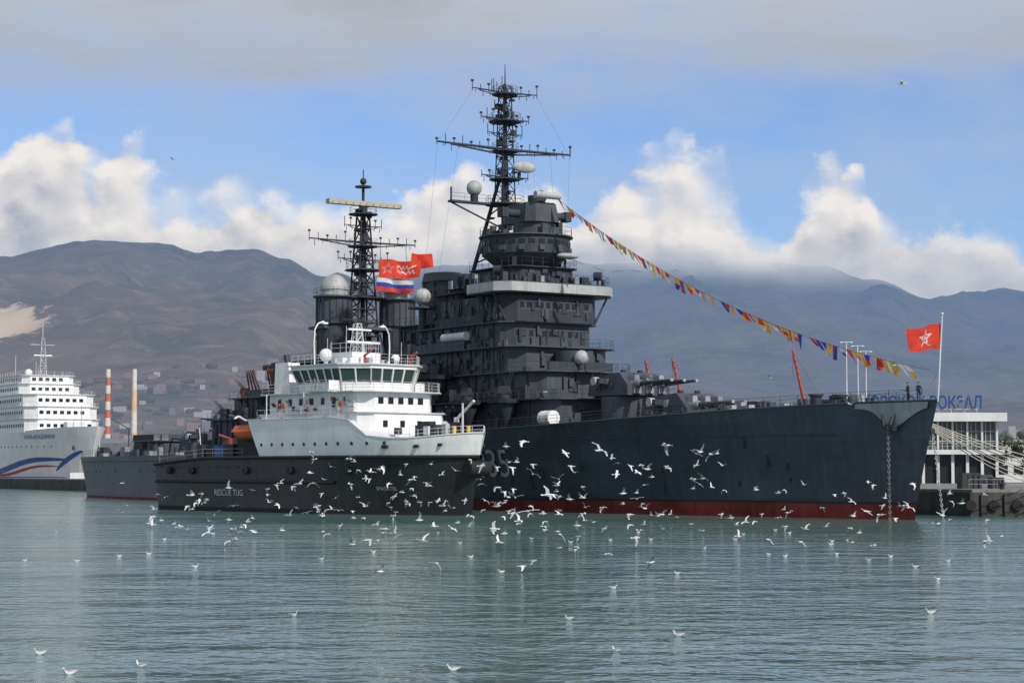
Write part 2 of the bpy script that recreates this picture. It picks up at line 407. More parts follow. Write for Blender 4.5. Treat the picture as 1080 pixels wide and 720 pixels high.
for i in range(28):
    t=2*math.pi*i/28; c=Vector((-67+5.5*math.cos(t),5.5*math.sin(t),32.7)); mb.cbox(c,(.12,.75,.5),m_glass,t)
    if i%2: mb.cbox((-67+5.6*math.cos(t),5.6*math.sin(t),31.9),(U(.2,.6),U(.3,.8),U(.4,.9)),m_sup,t)
mb.cyl((-65.2,0,33.6),(-65.2,0,35.2),2.6,m_sup,n=20)
mb.prism(poly_oct(-68.2,-62.4,2.6,1),35.2,37.6,m_sup,.85,.85)
mb.cyl((-65,-4.8,36.3),(-65,4.8,36.3),.5,m_sup2,n=12)
for s in(-1,1): mb.cbox((-65,s*4.7,36.3),(1.2,.9,1.2),m_sup2)
mb.cyl((-64.6,0,37.6),(-64.6,0,38.6),1.1,m_sup2,n=12)
mb.cyl((-62.2,-1.8,38.4),(-62.2,1.8,38.4),.45,m_lgrey,n=10); mb.sph((-66,1.6,38.8),.8,m_sup,10,6)
for k in range(14):
    t=U(0,6.28); r=U(3,5.3); h=U(.6,1.8); mb.cbox((-67+r*math.cos(t),r*math.sin(t),33.65+h/2),(U(.3,1),U(.3,1),h),random.choice((m_sup,m_sup2)))
mb.cyl((-56.5,0,16.4),(-56.5,0,18.9),2.3,m_sup,n=18); mb.prism(ring(-55.2,0,2.6,18),16.3,16.5,m_sup)
mb.cyl((-53.6,-1,16.3),(-53.6,-1,17.3),.45,m_sup2); mb.sph((-53.6,-1,18.0),.9,m_lgrey)
for x,y,z in((-62,-7.4,27.4),(-62,7.4,27.4),(-72,-6.5,22.7),(-80,-6.6,19.7),(-84,-7,16.5)):
    mb.cyl((x,y,z),(x,y,z+1),.14,m_sup2); mb.cyl((x-.35,y-.3,z+1.4),(x+.35,y+.3,z+1.4),.55,m_sup2,n=12); mb.cyl((x+.35,y+.3,z+1.4),(x+.4,y+.34,z+1.4),.5,m_glass,n=12)
for x,z,y in((-58,13.1,-9),(-66,13.1,-9.2),(-74,16.5,-8.8),(-80,13.1,-9.4),(-88,13.1,-9.2),(-96,13.1,-9.2),(-92,16.5,-8.4),(-104,13.1,-9.2),(-112,13.1,-9.2)):
    for s in(1,-1):
        yy=y*s
        mb.prism(ring(x,yy,2.0,14),z-.5,z,m_sup,1.15,1.15); mb.cyl((x,yy*.97,z-3.2),(x,yy,z-.5),.5,m_sup2,r1=1.6,n=10)
        mb.rail(circ3(x,yy,z,2.2,12),m_sup,h=.9,sp=2,closed=True); aa_gun(mb,x,yy,z,-s*-1.2 if s<0 else -.9,U(.3,.9))
for x in(-71,-81,-91,-101): sec_turret(mb,x,-9.0,9.4,-.5); sec_turret(mb,x,9.0,9.4,.5)
mb.cyl((-74.5,-7.4,21.2),(-69,-7.4,21.2),.55,m_white2,n=10); mb.box(-74.6,-68.9,-7.9,-6.9,20.2,20.7,m_sup2)
mb.cyl((-83,-8,17.6),(-78,-8,17.6),.5,m_canvas,n=10)
mb.cyl((-83,-5.5,19.5),(-83,-5.5,26.2),.5,m_sup); mb.prism(ring(-83,-5.5,1.9,14),25.6,25.8,m_sup); mb.rail(circ3(-83,-5.5,25.8,1.8,10),m_sup,closed=True); mb.sph((-83,-5.5,27.2),1.15,m_lgrey)
block(mb,-90,-78,5,19.5,23.5,m_sup2,c=.6,slab=.7)
block(mb,-80.5,-75,4.6,23.64,27,m_sup2,c=.6,slab=.7)
for x,y,z0,z1 in((-60,-7.9,12.9,16.3),(-75,-7.4,16.4,19.4),(-78,-6.8,19.5,22.5),(-98,-7,12.9,16.3)):
    for d in(0,.5): mb.cyl((x+d,y,z0),(x+d+1.8,y-.1,z1),.05,m_sup,n=4)
for k in range(130):
    lv=random.choice(((-120,-56,6.5,16.44),(-84,-62,7,19.54),(-74,-63,6.4,27.4),(-120,-52,8,13.04),(-120,-90,5,16.44)))
    h=U(.4,1.7); x=U(lv[0],lv[1]); y=-U(lv[2]-1.6,lv[2]+.3)
    mb.cbox((x,y,lv[3]+h/2),(U(.4,1.8),U(.4,1.2),h),random.choice((m_sup,m_sup2,m_sup,m_sup2,m_canvas)))
mb.build('forward_superstructure',cr)
mb=MB()
def funnel(cx,z0,z1,r):
    e=ring(cx,0,r,24,1.35)
    mb.prism(e,z0,z1,m_sup2,.88,.88,-.8)
    e2=[(x-.8,y) for x,y in ring(cx,0,r*.95,24,1.35)]
    mb.prism(e2,z1-1.4,z1-1.1,m_sup); mb.prism(e2,z1-.1,z1+1.2,m_dark,.7,.75,-1.2)
    for k in range(10):
        t=2*math.pi*k/10; mb.cyl((cx+r*1.38*math.cos(t),r*1.04*math.sin(t),z0),(cx-.8+r*1.23*math.cos(t),r*.94*math.sin(t),z1),.12,m_sup,n=6)
    mb.rail([(x,y,z1-4) for x,y in [(q[0]*1-.4,q[1]*1.1) for q in e[::3]]],m_sup,closed=True)
funnel(-85,16,29.6,3.3); funnel(-116,15,25.5,3.2)
mb.build('funnels',cr)
mb=MB(); mx=-71.8; mm=m_sup2
mb.cyl((mx,0,27),(mx,0,44),.55,mm,r1=.42,n=10); mb.cyl((mx,0,44),(mx,0,53.8),.36,mm,r1=.18,n=8); mb.cyl((mx,0,53.8),(mx,0,56.4),.1,mm,r1=.04,n=5)
for s in(-1,1):
    mb.cyl((mx-5,s*3.8,23.5),(mx-.3,s*.5,42),.3,mm,r1=.22,n=8)
    for z in(28,31,34,37): 
        t=(z-23.5)/18.5; mb.cyl((mx-5+4.7*t,s*(3.8-3.3*t),z),(mx,0,z+1.5),.1,mm,n=5)
mb.lattice((mx,0,38.5),(mx,0,53.5),1.9,1.1,mm,n=10,r=.08)
def plat(x,y,z,r,n=12,rl=True,m=None):
    mb.prism(ring(x,y,r,n),z-.15,z,m or mm)
    if rl: mb.rail(circ3(x,y,z,r*.95,8),mm,h=.95,sp=3,r=.03,closed=True)
plat(mx,0,38.4,2.6); plat(mx,0,41.6,2.0); plat(mx,0,45.2,1.8); plat(mx,0,49.0,2.1); plat(mx,0,52.5,1.7)
def yard(z,h,r=.14,x=None,ups=5):
    x=mx if x is None else x
    mb.cyl((x,0,z),(x,-h,z+.15),r,mm,r1=r*.6,n=6); mb.cyl((x,0,z),(x,h,z+.15),r,mm,r1=r*.6,n=6)
    mb.cyl((x,0,z-.7),(x,-h*.8,z),r*.6,mm,n=5); mb.cyl((x,0,z-.7),(x,h*.8,z),r*.6,mm,n=5)
    for s in(-1,1):
        for k in range(1,ups+1):
            y=s*h*k/ups; L=U(.5,1.5); mb.cyl((x,y,z-.2),(x,y,z+L),.05,mm,n=4)
            if k%2==0: mb.cbox((x,y,z+L),(.25,.3,.25),mm)
            mb.cyl((x,y*.9,z),(x,y*.9,z-U(.3,.9)),.05,mm,n=4)
yard(45.4,10.1,.2,ups=8); yard(52.7,4.9,.12,ups=4); yard(49.2,3.6,.12,ups=4); yard(47.3,2.6,.1,ups=3); yard(41.8,3.5,.12,ups=3)
mb.cyl((mx,10.1,45.5),(mx,10.1,46.8),.08,mm,n=4)
for k in range(14):
    t=k*.9; r=U(.6,1.9); z=random.choice((49,52.6,50.5)); mb.cyl((mx+r*math.cos(t),r*math.sin(t),z),(mx+r*math.cos(t),r*math.sin(t),z+U(.8,2.3)),.05,mm,n=4)
mb.cyl((mx+1.5,1.2,41.6),(mx+1.5,1.2,42.4),.2,mm); 
mb.sph((mx+2.0,1.6,43.0),1.5,m_lgrey,14,6,(.3,1.2,.5))
mb.box(mx-.5,mx+.5,-8.2,0,38.1,38.35,mm); mb.cyl((mx,-8,38.1),(mx,-1,35.5),.12,mm,n=5); mb.rail([(mx+.5,-8.2,38.35),(mx+.5,-2.5,38.35)],mm,h=.9)
mb.cyl((mx,-4.6,38.3),(mx,-4.6,39.3),.5,mm); mb.sph((mx,-4.6,40.1),1.0,m_lgrey); mb.cyl((mx,-8,38.3),(mx,-8,40),.12,mm)
mb.box(mx-.4,mx+.4,0,5.2,38.1,38.3,mm); mb.cbox((mx,5,38.9),(.8,1.0,1.0),mm); 
for k in range(40):
    z=U(28,52); r=1.1 if z>38 else 1.6; mb.cbox((mx+U(-r,r),U(-r,r),z),(U(.2,.8),U(.2,.8),U(.2,.9)),mm)
mb.cyl((-62,2.5,29.6),(-62,2.5,30.6),.15,mm); mb.sph((-61.5,2.5,31.0),1.3,m_lgrey,12,6,(.6,1.3,.3))
for y0,z0,p1 in((-10,45.3,(-78,-9,22)),(-7,45.3,(-76,-8.5,22)),(10,45.3,(-70,8,27.5)),(7,45.3,(-70,7,27.5)),(4,45.3,(-70,5,27.5)),(-4.8,52.6,(mx,-9.8,45.6)),(4.8,52.6,(mx,9.8,45.6))):
    mb.cyl((mx,y0,z0),p1,.012,m_dark,n=3,caps=False)
mb.build('foremast',cr)
mb=MB(); ax=-109
mb.lattice((ax,0,16),(ax,0,41),4.2,1.3,mm,n=13,r=.13)
mb.cyl((ax,0,16),(ax,0,45.5),.42,mm,r1=.2,n=8); mb.cyl((ax,0,45.5),(ax,0,47.6),.08,mm,n=5)
mb.prism(ring(ax,0,1.2,10),45.0,45.2,mm); mb.sph((ax,0,45.9),.5,mm,8,6)
plat(ax,0,41.2,2.1); plat(ax,0,36.6,2.2); plat(ax,0,33.2,2.6); plat(ax,0,29.2,3)
mb.prism(ring(ax+.3,0,.5,8),41.3,42.2,mm)
mb.box(ax-.2,ax+.9,-5.9,5.9,42.3,42.95,m_tan)
for k in range(-5,6): mb.cyl((ax+.9,k*1.1,42.3),(ax+1.3,k*1.1,42.6),.05,m_tan,n=4)
yard(37.1,8.6,.16,ax,6); yard(34.6,4,.12,ax,4); yard(39.4,3,.1,ax,3)
for k in range(36):
    z=U(18,43); r=1.4 if z<34 else .9; mb.cbox((ax+U(-r,r),U(-r,r),z),(U(.2,.9),U(.2,1),U(.2,1.2)),mm)
for s in(-1,1):
    y=s*5.1
    mb.prism(ring(ax+1,y,2.1,16),20.5,25.2,m_sup2); mb.prism(ring(ax+1,y,2.5,18),25.2,28.9,m_sup)
    for i in range(18):
        t=2*math.pi*i/18; mb.cbox((ax+1+2.52*math.cos(t),y+2.52*math.sin(t),27),(.14,.14,3.6),m_sup2,t)
    mb.prism(ring(ax+1,y,3.0,18),28.9,29.1,m_sup); mb.rail(circ3(ax+1,y,29.1,2.9,12),m_sup,closed=True)
    mb.cyl((ax+1,y,29.1),(ax+1,y,30.0),1.9,m_lgrey,n=20); mb.sph((ax+1,y,30.0),2.05,m_lgrey,20,8,(1,1,1.1),lo=0)
mb.box(ax-2.4,ax+2.4,-7.4,7.4,24.5,24.9,m_sup); mb.rail([(ax+2.4,-7.4,24.9),(ax+2.4,7.4,24.9)],m_sup)
for y in(-6.5,-3.4,3.4,6.5):
    for x in(ax-2,ax+2): mb.cyl((x,y,16),(x,y,24.5),.22,mm,n=6)
    mb.cyl((ax+2,y,17),(ax+2,y*.5,24),.14,mm,n=5)
mb.build('aft_mast',cr)
mb=MB()
block(mb,-121,-98,5.6,16.4,20.2,m_sup2,c=.6,slab=1)
block(mb,-146,-122.3,6.2,7.1,12.4,m_sup,c=.6,slab=.8)
block(mb,-141,-123,4.8,12.55,15.6,m_sup,c=.6,slab=.8)
mb.cyl((-133,0,15.7),(-133,0,19.4),2.3,m_sup,n=16); mb.prism(ring(-133,0,2.9,14),19.4,21,m_sup2,.8,.8); mb.cyl((-133,-3.8,20.2),(-133,3.8,20.2),.4,m_rust,n=10)
for x,y,z in((-127,-4.6,15.7),(-138,-4.4,15.7),(-128,4.6,15.7),(-126,-6.8,12.6),(-134,-6.5,12.6),(-142,-6,12.6)): aa_gun(mb,x,y,z,-1.2,.6,m_rust if z>15 else m_sup2)
for x,z in ((-124,12.5),(-131,12.5)): 
    for k in range(4): mb.cyl((x-1.8*k*.4,-5.4-.2*k,z+4.2),(x-1.8*k*.4-.5,-6.3,z+7.2),.14,m_rust,n=8)
for k in range(70):
    a=U(125,200); h=U(.5,1.8); 
    mb.cbox((-a,U(-.85,.85)*cr_d(a),7.1+h/2),(U(.4,2.5),U(.4,1.5),h),random.choice((m_sup,m_sup2,m_canvas,m_dark)))
block(mb,-184,-172,3.5,7.1,9.6,m_sup,c=.5,slab=.4)
mb.cyl((-208,0,7),(-210.5,0,14),.09,m_steel,n=6)
mb.cyl((-190,-2,7),(-190,-2,12),.12,m_sup); mb.cyl((-190,-2,12),(-196,-3,14),.08,m_sup)
mb.build('aft_superstructure',cr)
text_on('035',4.6,lambda x,y:cr_pt(63.3-x,4.0+y,-1,.16),m_lgrey,'hull_number',cr)

# flags
def wave_fn(o,ud,vd,W,H,amp,ph,k=1.6,sag=.1):
    o=Vector(o);ud=Vector(ud).normalized();vd=Vector(vd).normalized(); n=ud.cross(vd)
    def f(s,t,off=0):
        w=amp*(math.sin(k*s*math.pi*2+ph+t*1.6)+.35*math.sin(k*s*14+t*4+ph*2))*s**.6
        return o+ud*(W*(s-.04*math.sin(s*9+ph+t*2)))+vd*(H*t*(1-.10*s)+.10*H*math.sin(k*s*6+ph+1.0)*s)-Vector((0,0,W*sag*s*s))+n*(w+off)
    return f
def flag_grid(mb,f,colf,nu=22,nv=12):
    for i in range(nu):
        for j in range(nv):
            q=[f(i/nu,j/nv),f((i+1)/nu,j/nv),f((i+1)/nu,(j+1)/nv),f(i/nu,(j+1)/nv)]
            mb.add(q,[(0,1,2,3)],colf((i+.5)/nu,(j+.5)/nv),True)
def inst(px,py,cx,cy,r,rot=-math.pi/2):
    x=px-cx;y=py-cy; ang=math.atan2(y,x)+rot; rr=math.hypot(x,y); seg=2*math.pi/5; a=abs(((ang+seg/2)%seg)-seg/2)
    ix=.42*r*math.cos(seg/2); iy=.42*r*math.sin(seg/2); X=rr*math.cos(a); Y=rr*math.sin(a)
    return ((X-r)*iy-(Y)*(ix-r))<0
mb=MB()
def star_flag(s,t):
    x=s*1.45
    if inst(x,t,.72,.5,.40) and not inst(x,t,.72,.5,.25): return f_white
    if inst(x,t,.72,.5,.12): return f_white
    return f_red
f=wave_fn((3.7,0,16.1),(-.35,-1,0),(0,0,1),3.3,2.4,.28,.5,.8,.08); flag_grid(mb,f,star_flag,60,44)
mb.cyl((3.2,0,11.2),(3.9,0,19.3),.09,m_white2,n=8); mb.sph((3.92,0,19.4),.16,m_white2,8,5)
mb.cyl((1.2,0,11.3),(3.5,0,14.2),.06,m_white2,n=6)
mb.build('jack_flag_and_staff',cr)
mb=MB()
def script_flag(s,t):
    if s<.34 and inst(s*2.2,t,.42,.5,.34) : return f_pink if not inst(s*2.2,t,.42,.5,.18) else f_red
    for c,h in((.64,.11),(.36,.11)):
        if .40<s<.90 and abs(t-c)<h:
            w=math.sin(s*52+math.sin(s*19+c*9)*2.4)*h*.8
            if abs(t-c-w)<.05: return f_white
    return f_red
f=wave_fn((ax+2.2,1.6,31.9),(.15,1,.10),(0,0,1),5.9,2.7,.5,.4,.95,.06); flag_grid(mb,f,script_flag,80,36)
f=wave_fn((ax+2.2,6.6,33.6),(.15,1,.12),(0,0,1),3.3,2.2,.4,2.2,.8,.12); flag_grid(mb,f,lambda s,t:f_red,20,10)
f=wave_fn((ax+3.2,.6,30.0),(.15,1,0),(0,0,1),5.2,1.9,.42,1,.9,.05); flag_grid(mb,f,lambda s,t:f_red if t<.34 else (f_blue if t<.67 else f_white),28,15)
mb.cyl((ax+2.2,1.6,28),(ax+2.2,1.6,37),.04,m_dark,n=4)
mb.cyl((ax+2.2,6.6,28),(ax+1,6.4,37),.03,m_dark,n=4)
mb.build('mast_flags',cr)
mb=MB(); A=Vector((-61.5,1,38.0)); B=Vector((2.2,0,14.2)); N=70; pts=[]
for i in range(N+1):
    t=i/N; pts.append(A.lerp(B,t)+Vector((0,0,-3.0*4*t*(1-t))))
mb.tube(pts,.025,m_dark,n=3)
cols=[f_red,f_yel,f_blue,f_white,f_red,f_yel,f_red,f_yel,f_blue]
rf=random.Random(21)
for i in range(0,N-3):
    if rf.random()<.06: continue
    t0=pts[i];t1=pts[i+1]; d=(t1-t0)*rf.uniform(.7,.95)
    c1=rf.choice(cols);c2=rf.choice(cols); h=rf.uniform(.85,1.45)
    dn=Vector((rf.uniform(-.3,.8),rf.uniform(-.1,1.0),-h)); tw=Vector((rf.uniform(-.1,.1),rf.uniform(-.35,.35),rf.uniform(-.15,.15))); k=i%4
    if k==1:
        mb.add([t0,t0+d,t0+d*.5+dn*1.35],[(0,1,2)],c1)
    elif k==3:
        mb.add([t0,t0+d*.5,t0+d*.5+dn+tw,t0+dn],[(0,1,2,3)],c1); mb.add([t0+d*.5,t0+d,t0+d+dn,t0+d*.5+dn+tw],[(0,1,2,3)],c2)
    else:
        mb.add([t0,t0+d,t0+d+dn*.5+tw,t0+dn*.5],[(0,1,2,3)],c1); mb.add([t0+dn*.5,t0+d+dn*.5+tw,t0+d*.7+dn,t0+dn],[(0,1,2,3)],c2)
mb.build('signal_flag_line',cr)

# ================================================================== RESCUE TUG
tug=empty('rescue_tug',(-4.2,207.4,0),math.atan2(-.735,.678))
def tg_hb(a,z):
    t=clamp(z/8)
    d=7.0*(1-(1-clamp(a/15))**2.6); w=6.7*(1-(1-clamp(a/21))**1.9)
    if a>42: w*=1-.16*((a-42)/10)**2; d*=1-.07*((a-42)/10)**2
    return w+(d-w)*t**1.2
def tg_pt(a,z,side,off=0):
    t=z/8
    x=-a+1.7*max(0,t)**1.2*max(0,1-a/14)
    return (x,side*(tg_hb(a,z)+off),z)
st2=[0,.3,.8,1.5,2.5,4,5.5,7.5,10,12.5,15,18,21,24,27,30,33,36,39,42,45,48,50,51.0]
mb=MB()
tz=lambda a:6.3 if a<40 else 6.3-.7*(a-40)/11
loft(mb,tg_pt,tz,st2,(0,.2,.5),(.2,.4,.6,.8,1),(m_boot,m_rub,m_rub,m_black))
n=10; zs=[-1.2+(6.8)*j/n for j in range(n+1)]
vs=[tg_pt(51,z,-1) for z in zs]+[tg_pt(51,z,1) for z in zs[::-1]]; mb.add(vs,[tuple(range(len(vs)))],m_black)
vs=[];fs=[]
for a in st2: vs+=[tg_pt(a,tz(a)-.02,-1),tg_pt(a,tz(a)-.02,1)]
for i in range(len(st2)-1): fs.append((2*i,2*i+2,2*i+3,2*i+1))
mb.add(vs,fs,m_dark)
for side in(-1,1):
    mb.tube([tg_pt(a,tz(a)-.15,side,.1) for a in st2],.2,m_rub,n=8)
    mb.tube([tg_pt(a,3.4,side,.1) for a in st2 if a>14],.18,m_rub,n=6)
    for a in (13,22.5,31,42,47):
        p=Vector(tg_pt(a,4.7,side,.22)); mb.cyl(p+Vector((0,-.18,0)),p+Vector((0,.18,0)),.42,m_rub,n=12)
        mb.cyl(tg_pt(a,6.1,side,.2),tg_pt(a,5.3,side,.25),.04,m_dark,n=4)
    for a in range(33,50,2):
        p=Vector(tg_pt(a,5.1,side,0)); mb.cbox(p,(.9,.12,.25),m_dark)
mb.cyl((.8,-1.4,4.9),(.8,1.4,4.9),.8,m_rub,n=14)
mb.build('hull',tug)
mb=MB()
def wz(a):
    if a<9: return 8.6-.5*sstep(0,6,a)
    if a<14: return 8.1+2.3*sstep(9,13.5,a)
    return 10.4
st3=[a for a in st2 if a<=27]+[30.5]
def wpt(a,z,side,off=0):
    x2=tg_pt(a,z,side)[0]
    if a>30: x2-=(10.4-z)*-.55+.2
    return (x2,side*(tg_hb(a,z)+.02),z)
for side in(-1,1):
    vs=[];fs=[]; nz=5
    for a in st3:
        for j in range(nz+1): vs.append(wpt(a,6.32+(wz(a)-6.32)*j/nz,side))
    for i in range(len(st3)-1):
        for j in range(nz):
            k=i*(nz+1)+j; q=(k,k+1,k+nz+2,k+nz+1); fs.append(q if side<0 else q[::-1])
    mb.add(vs,fs,m_white,True)
    mb.tube([tuple(Vector(wpt(a,wz(a),side))+Vector((0,0,.03))) for a in st3],.09,m_white2,n=5)
    for a in range(8,30,2):
        p=wpt(a,7.6,side); mb.cyl((p[0],p[1]-side*.05,7.6),(p[0],p[1]+side*.05,7.6),.2,m_glass,n=8)
vs=[];fs=[]
for a in st3: vs+=[wpt(a,wz(a)-.02,-1),wpt(a,wz(a)-.02,1)]
for i in range(len(st3)-1): fs.append((2*i,2*i+2,2*i+3,2*i+1))
mb.add(vs,fs,m_white2); a=30.5
mb.add([wpt(a,6.3,-1),wpt(a,6.3,1),wpt(a,10.38,1),wpt(a,10.38,-1)],[(0,1,2,3)],m_white)
for a,z,w,h in((5,7.25,.9,.35),(8,7.2,.9,.35),(3,7.4,.7,.3)):
    for s in(-1,1):
        p=Vector(wpt(a,z,s)); mb.cbox(p,(w,.25,h),m_dark)
mb.rail([(wpt(a,10.4,-1)[0],wpt(a,10.4,-1)[1]+.1,10.45) for a in (14,18,22,26,29)],m_white2,sp=1.3,r=.025,rows=(1,.5))
mb.build('forecastle',tug)
mb=MB()
def tblock(x0,x1,hw,z0,z1,c,m=m_white,slab=.3,rails=True):
    mb.prism(poly_oct(x0,x1,hw,c),z0,z1,m)
    mb.prism(poly_oct(x0-slab,x1+slab,hw+slab,c),z1,z1+.12,m_white2)
    if rails: mb.rail([(x,y,z1+.12) for x,y in poly_oct(x0-slab*.8,x1+slab*.8,hw+slab*.8,c)],m_white2,sp=1.3,r=.03,rows=(1,.66,.33))
tblock(-27.4,-8.5,6.1,8.0,10.9,1.4,slab=.2,rails=False)
tblock(-26.6,-9.6,5.5,11.0,13.2,1.6,slab=.8)
for x in [-25,-23,-21,-19,-17,-15,-13]:
    mb.box(x,x+.6,-5.56,-5.48,11.95,12.65,m_glass); mb.box(x-.06,x+.66,-5.6,-5.5,12.67,12.75,m_white2)
for y in [-3.4,-2,-.6,.8,2.2]: mb.box(-9.62,-9.53,y,y+.7,11.95,12.65,m_glass)
for y in (-3.6,-1.2,1.2,3.2): mb.box(-8.52,-8.43,y,y+.6,9.4,10.1,m_glass)
for x in [-26,-24,-20,-16,-12]:
    mb.box(x,x+.75,-6.17,-6.08,8.9,10.6,m_dark if x in(-24,-16) else m_white2)
wh=poly_oct(-21.5,-11.6,5.0,2.2)
mb.prism(wh,13.32,14.35,m_white,1.03,1.04)
def scale(poly,sx,sy):
    cx=sum(p[0] for p in poly)/len(poly); cy=sum(p[1] for p in poly)/len(poly); return [(cx+(x-cx)*sx,cy+(y-cy)*sy) for x,y in poly]
w1=scale(wh,1.03,1.04)
mb.prism(scale(w1,.985,.985),14.35,15.85,m_glass2,1.09,1.095)
def edge_pts(p0,p1,n): return [(p0[0]+(p1[0]-p0[0])*i/n,p0[1]+(p1[1]-p0[1])*i/n) for i in range(n+1)]
P1=w1;P2=scale(w1,1.085,1.09)
for i in range(6):
    a0,a1=P1[i],P1[(i+1)%6]; b0,b1=P2[i],P2[(i+1)%6]; L=math.dist(a0,a1); n=max(1,round(L/1.35))
    for q0,q1 in zip(edge_pts(a0,a1,n),edge_pts(b0,b1,n)): mb.cyl((*q0,14.3),(*q1,15.9),.10,m_white,n=4,smooth=False)
mb.prism(scale(w1,1.10,1.11),15.85,16.25,m_white); mb.prism(scale(w1,1.16,1.17),16.25,16.4,m_white2)
mb.rail([(x,y,16.4) for x,y in scale(w1,1.1,1.1)],m_white2,sp=1.2,r=.03,rows=(1,.66,.33))
for s in(-1,1):
    mb.box(-18,-14,s*5.2 if s>0 else -6.9,6.9 if s>0 else -5.2,13.33,13.5,m_white2); mb.rail([(-18,s*6.8,13.5),(-14,s*6.8,13.5),(-14,s*5.3,13.5)],m_white2)
    mb.box(-14,-13.9,min(s*5.4,s*6.8),max(s*5.4,s*6.8),13.5,14.5,m_white)
mb.box(-20,-16,-2,2,16.4,17.9,m_white); mb.rail([(x,y,17.9) for x,y in poly_oct(-20,-16,2,.3)],m_white2)
mb.lattice((-17.6,0,17.9),(-17.6,0,21.2),1.2,.6,m_white2,n=3,r=.07); mb.cyl((-17.6,0,21),(-17.6,0,23.4),.09,m_dark,n=6)
mb.box(-17.4,-17.1,-1.6,1.6,20.4,20.6,m_white); mb.box(-16.6,-16.4,-2.3,2.3,18.9,19.15,m_white); mb.cyl((-16.6,0,17.9),(-16.6,0,18.9),.18,m_white2)
mb.cyl((-17.6,-2.2,21.6),(-17.6,2.2,21.6),.06,m_dark,n=5); 
for y in(-2.2,-1,1,2.2): mb.cyl((-17.6,y,21.2),(-17.6,y,22.6),.04,m_dark,n=4)
mb.sph((-19.2,-3.2,17.6),.75,m_white); mb.cyl((-19.2,-3.2,16.4),(-19.2,-3.2,17),.25,m_white2)
mb.sph((-14,2.6,17.2),.5,m_white); mb.cyl((-14,2.6,16.4),(-14,2.6,16.9),.2,m_white2)
for k in range(20): mb.cbox((U(-20.5,-12.5),U(-4.4,4.4),16.4+.35),(U(.2,.7),U(.2,.7),.7),random.choice((m_white,m_white2,m_steel,m_sup2)))
for k in range(9):
    x=U(-21,-12);y=U(-4.8,4.8); mb.cyl((x,y,16.4),(x,y,U(18.5,21.5)),.03,m_white2,n=4)
for s,x in((-1,-18.5),(1,-18.5)):
    p=[(x,s*5.2,13.4),(x,s*5.4,18.8),(x,s*5.3,20.3),(x,s*4.9,21.0),(x+.2,s*4.2,21.3)]; mb.tube(p,.08,m_white,n=6); mb.cbox((x+.2,s*4.1,21.1),(.4,.7,.2),m_white)
for y in(-3.2,3.2):
    mb.cyl((-12.2,y,16.4),(-12.2,y,17.2),.15,m_redp); mb.cyl((-12.4,y,17.2),(-11,y,17.8),.12,m_redp)
for s in(-1,1): mb.prism([(-27.6,s*3.2-1),(-24.5,s*3.2-1),(-24.5,s*3.2+1),(-27.6,s*3.2+1)],13.2,17.0,m_white,.8,.8,-.4); mb.cyl((-26.4,s*3.2,16.9),(-26.7,s*3.2,17.9),.35,m_dark)
for k in range(34):
    x=U(-26,-11); mb.cbox((x,-5.6,U(11.3,12.6)),(U(.15,.5),.2,U(.2,.6)),random.choice((m_white2,m_steel,m_redp,m_white,m_sup2)))
    x=U(-27,-11); mb.cbox((x,-6.25,U(8.6,10.4)),(U(.15,.7),.3,U(.2,.8)),random.choice((m_white2,m_white,m_steel,m_sup2)))
for x in(-26,-19): mb.cyl((x,-6.4,10.5),(x,-6.4,13.3),.07,m_white2); 
for x in(-23,-12.5): mb.cyl((x,-6.35,11.9),(x,-6.25,11.9),.32,m_orange,n=12)
for k in range(5): mb.cyl((-10.5-k*.45,-6.2,11+.42*k),(-10.5-k*.45,-5.5,11+.42*k),.05,m_steel,n=4)
dh=mb.build('deckhouse',tug); dh.location=(-1.9,0,0)
mb=MB()
mb.rail([wpt(a,wz(a),-1) for a in (0,1.5,4,5.5,7.5)],m_white2,h=.8,sp=1.2,r=.03); mb.rail([wpt(a,wz(a),1) for a in (0,1.5,4,5.5,7.5)],m_white2,h=.8,sp=1.2,r=.03)
mb.cyl((-5,-1.8,8.8),(-5,1.8,8.8),.8,m_dark,n=12); mb.box(-6,-4,-2.4,-1.9,8,9.9,m_dark); mb.box(-6,-4,1.9,2.4,8,9.9,m_dark)
mb.cyl((-1.5,0,8.3),(-1.5,0,11.8),.12,m_white2); mb.cyl((-1.7,-1,8.4),(-1.7,-1,9.4),.22,m_yel); mb.cyl((-1.7,1,8.4),(-1.7,1,9.4),.22,m_yel)
mb.cyl((-7.3,4.2,8),(-7.3,4.2,10.5),.3,m_white2); mb.cyl((-7.3,4.2,10.3),(-4,3.8,12.2),.16,m_white2)
for k in range(12): mb.cbox((U(-9,-2.5),U(-3,3),8.9),(U(.3,.9),U(.3,.9),U(.6,1.6)),random.choice((m_white2,m_dark,m_steel,m_white)))
mb.build('foredeck_gear',tug)
mb=MB()
mb.box(-36,-30.6,-4.8,4.8,6.2,8.6,m_sup2); mb.rail([(-36,-4.8,8.6),(-30.6,-4.8,8.6)],m_steel)
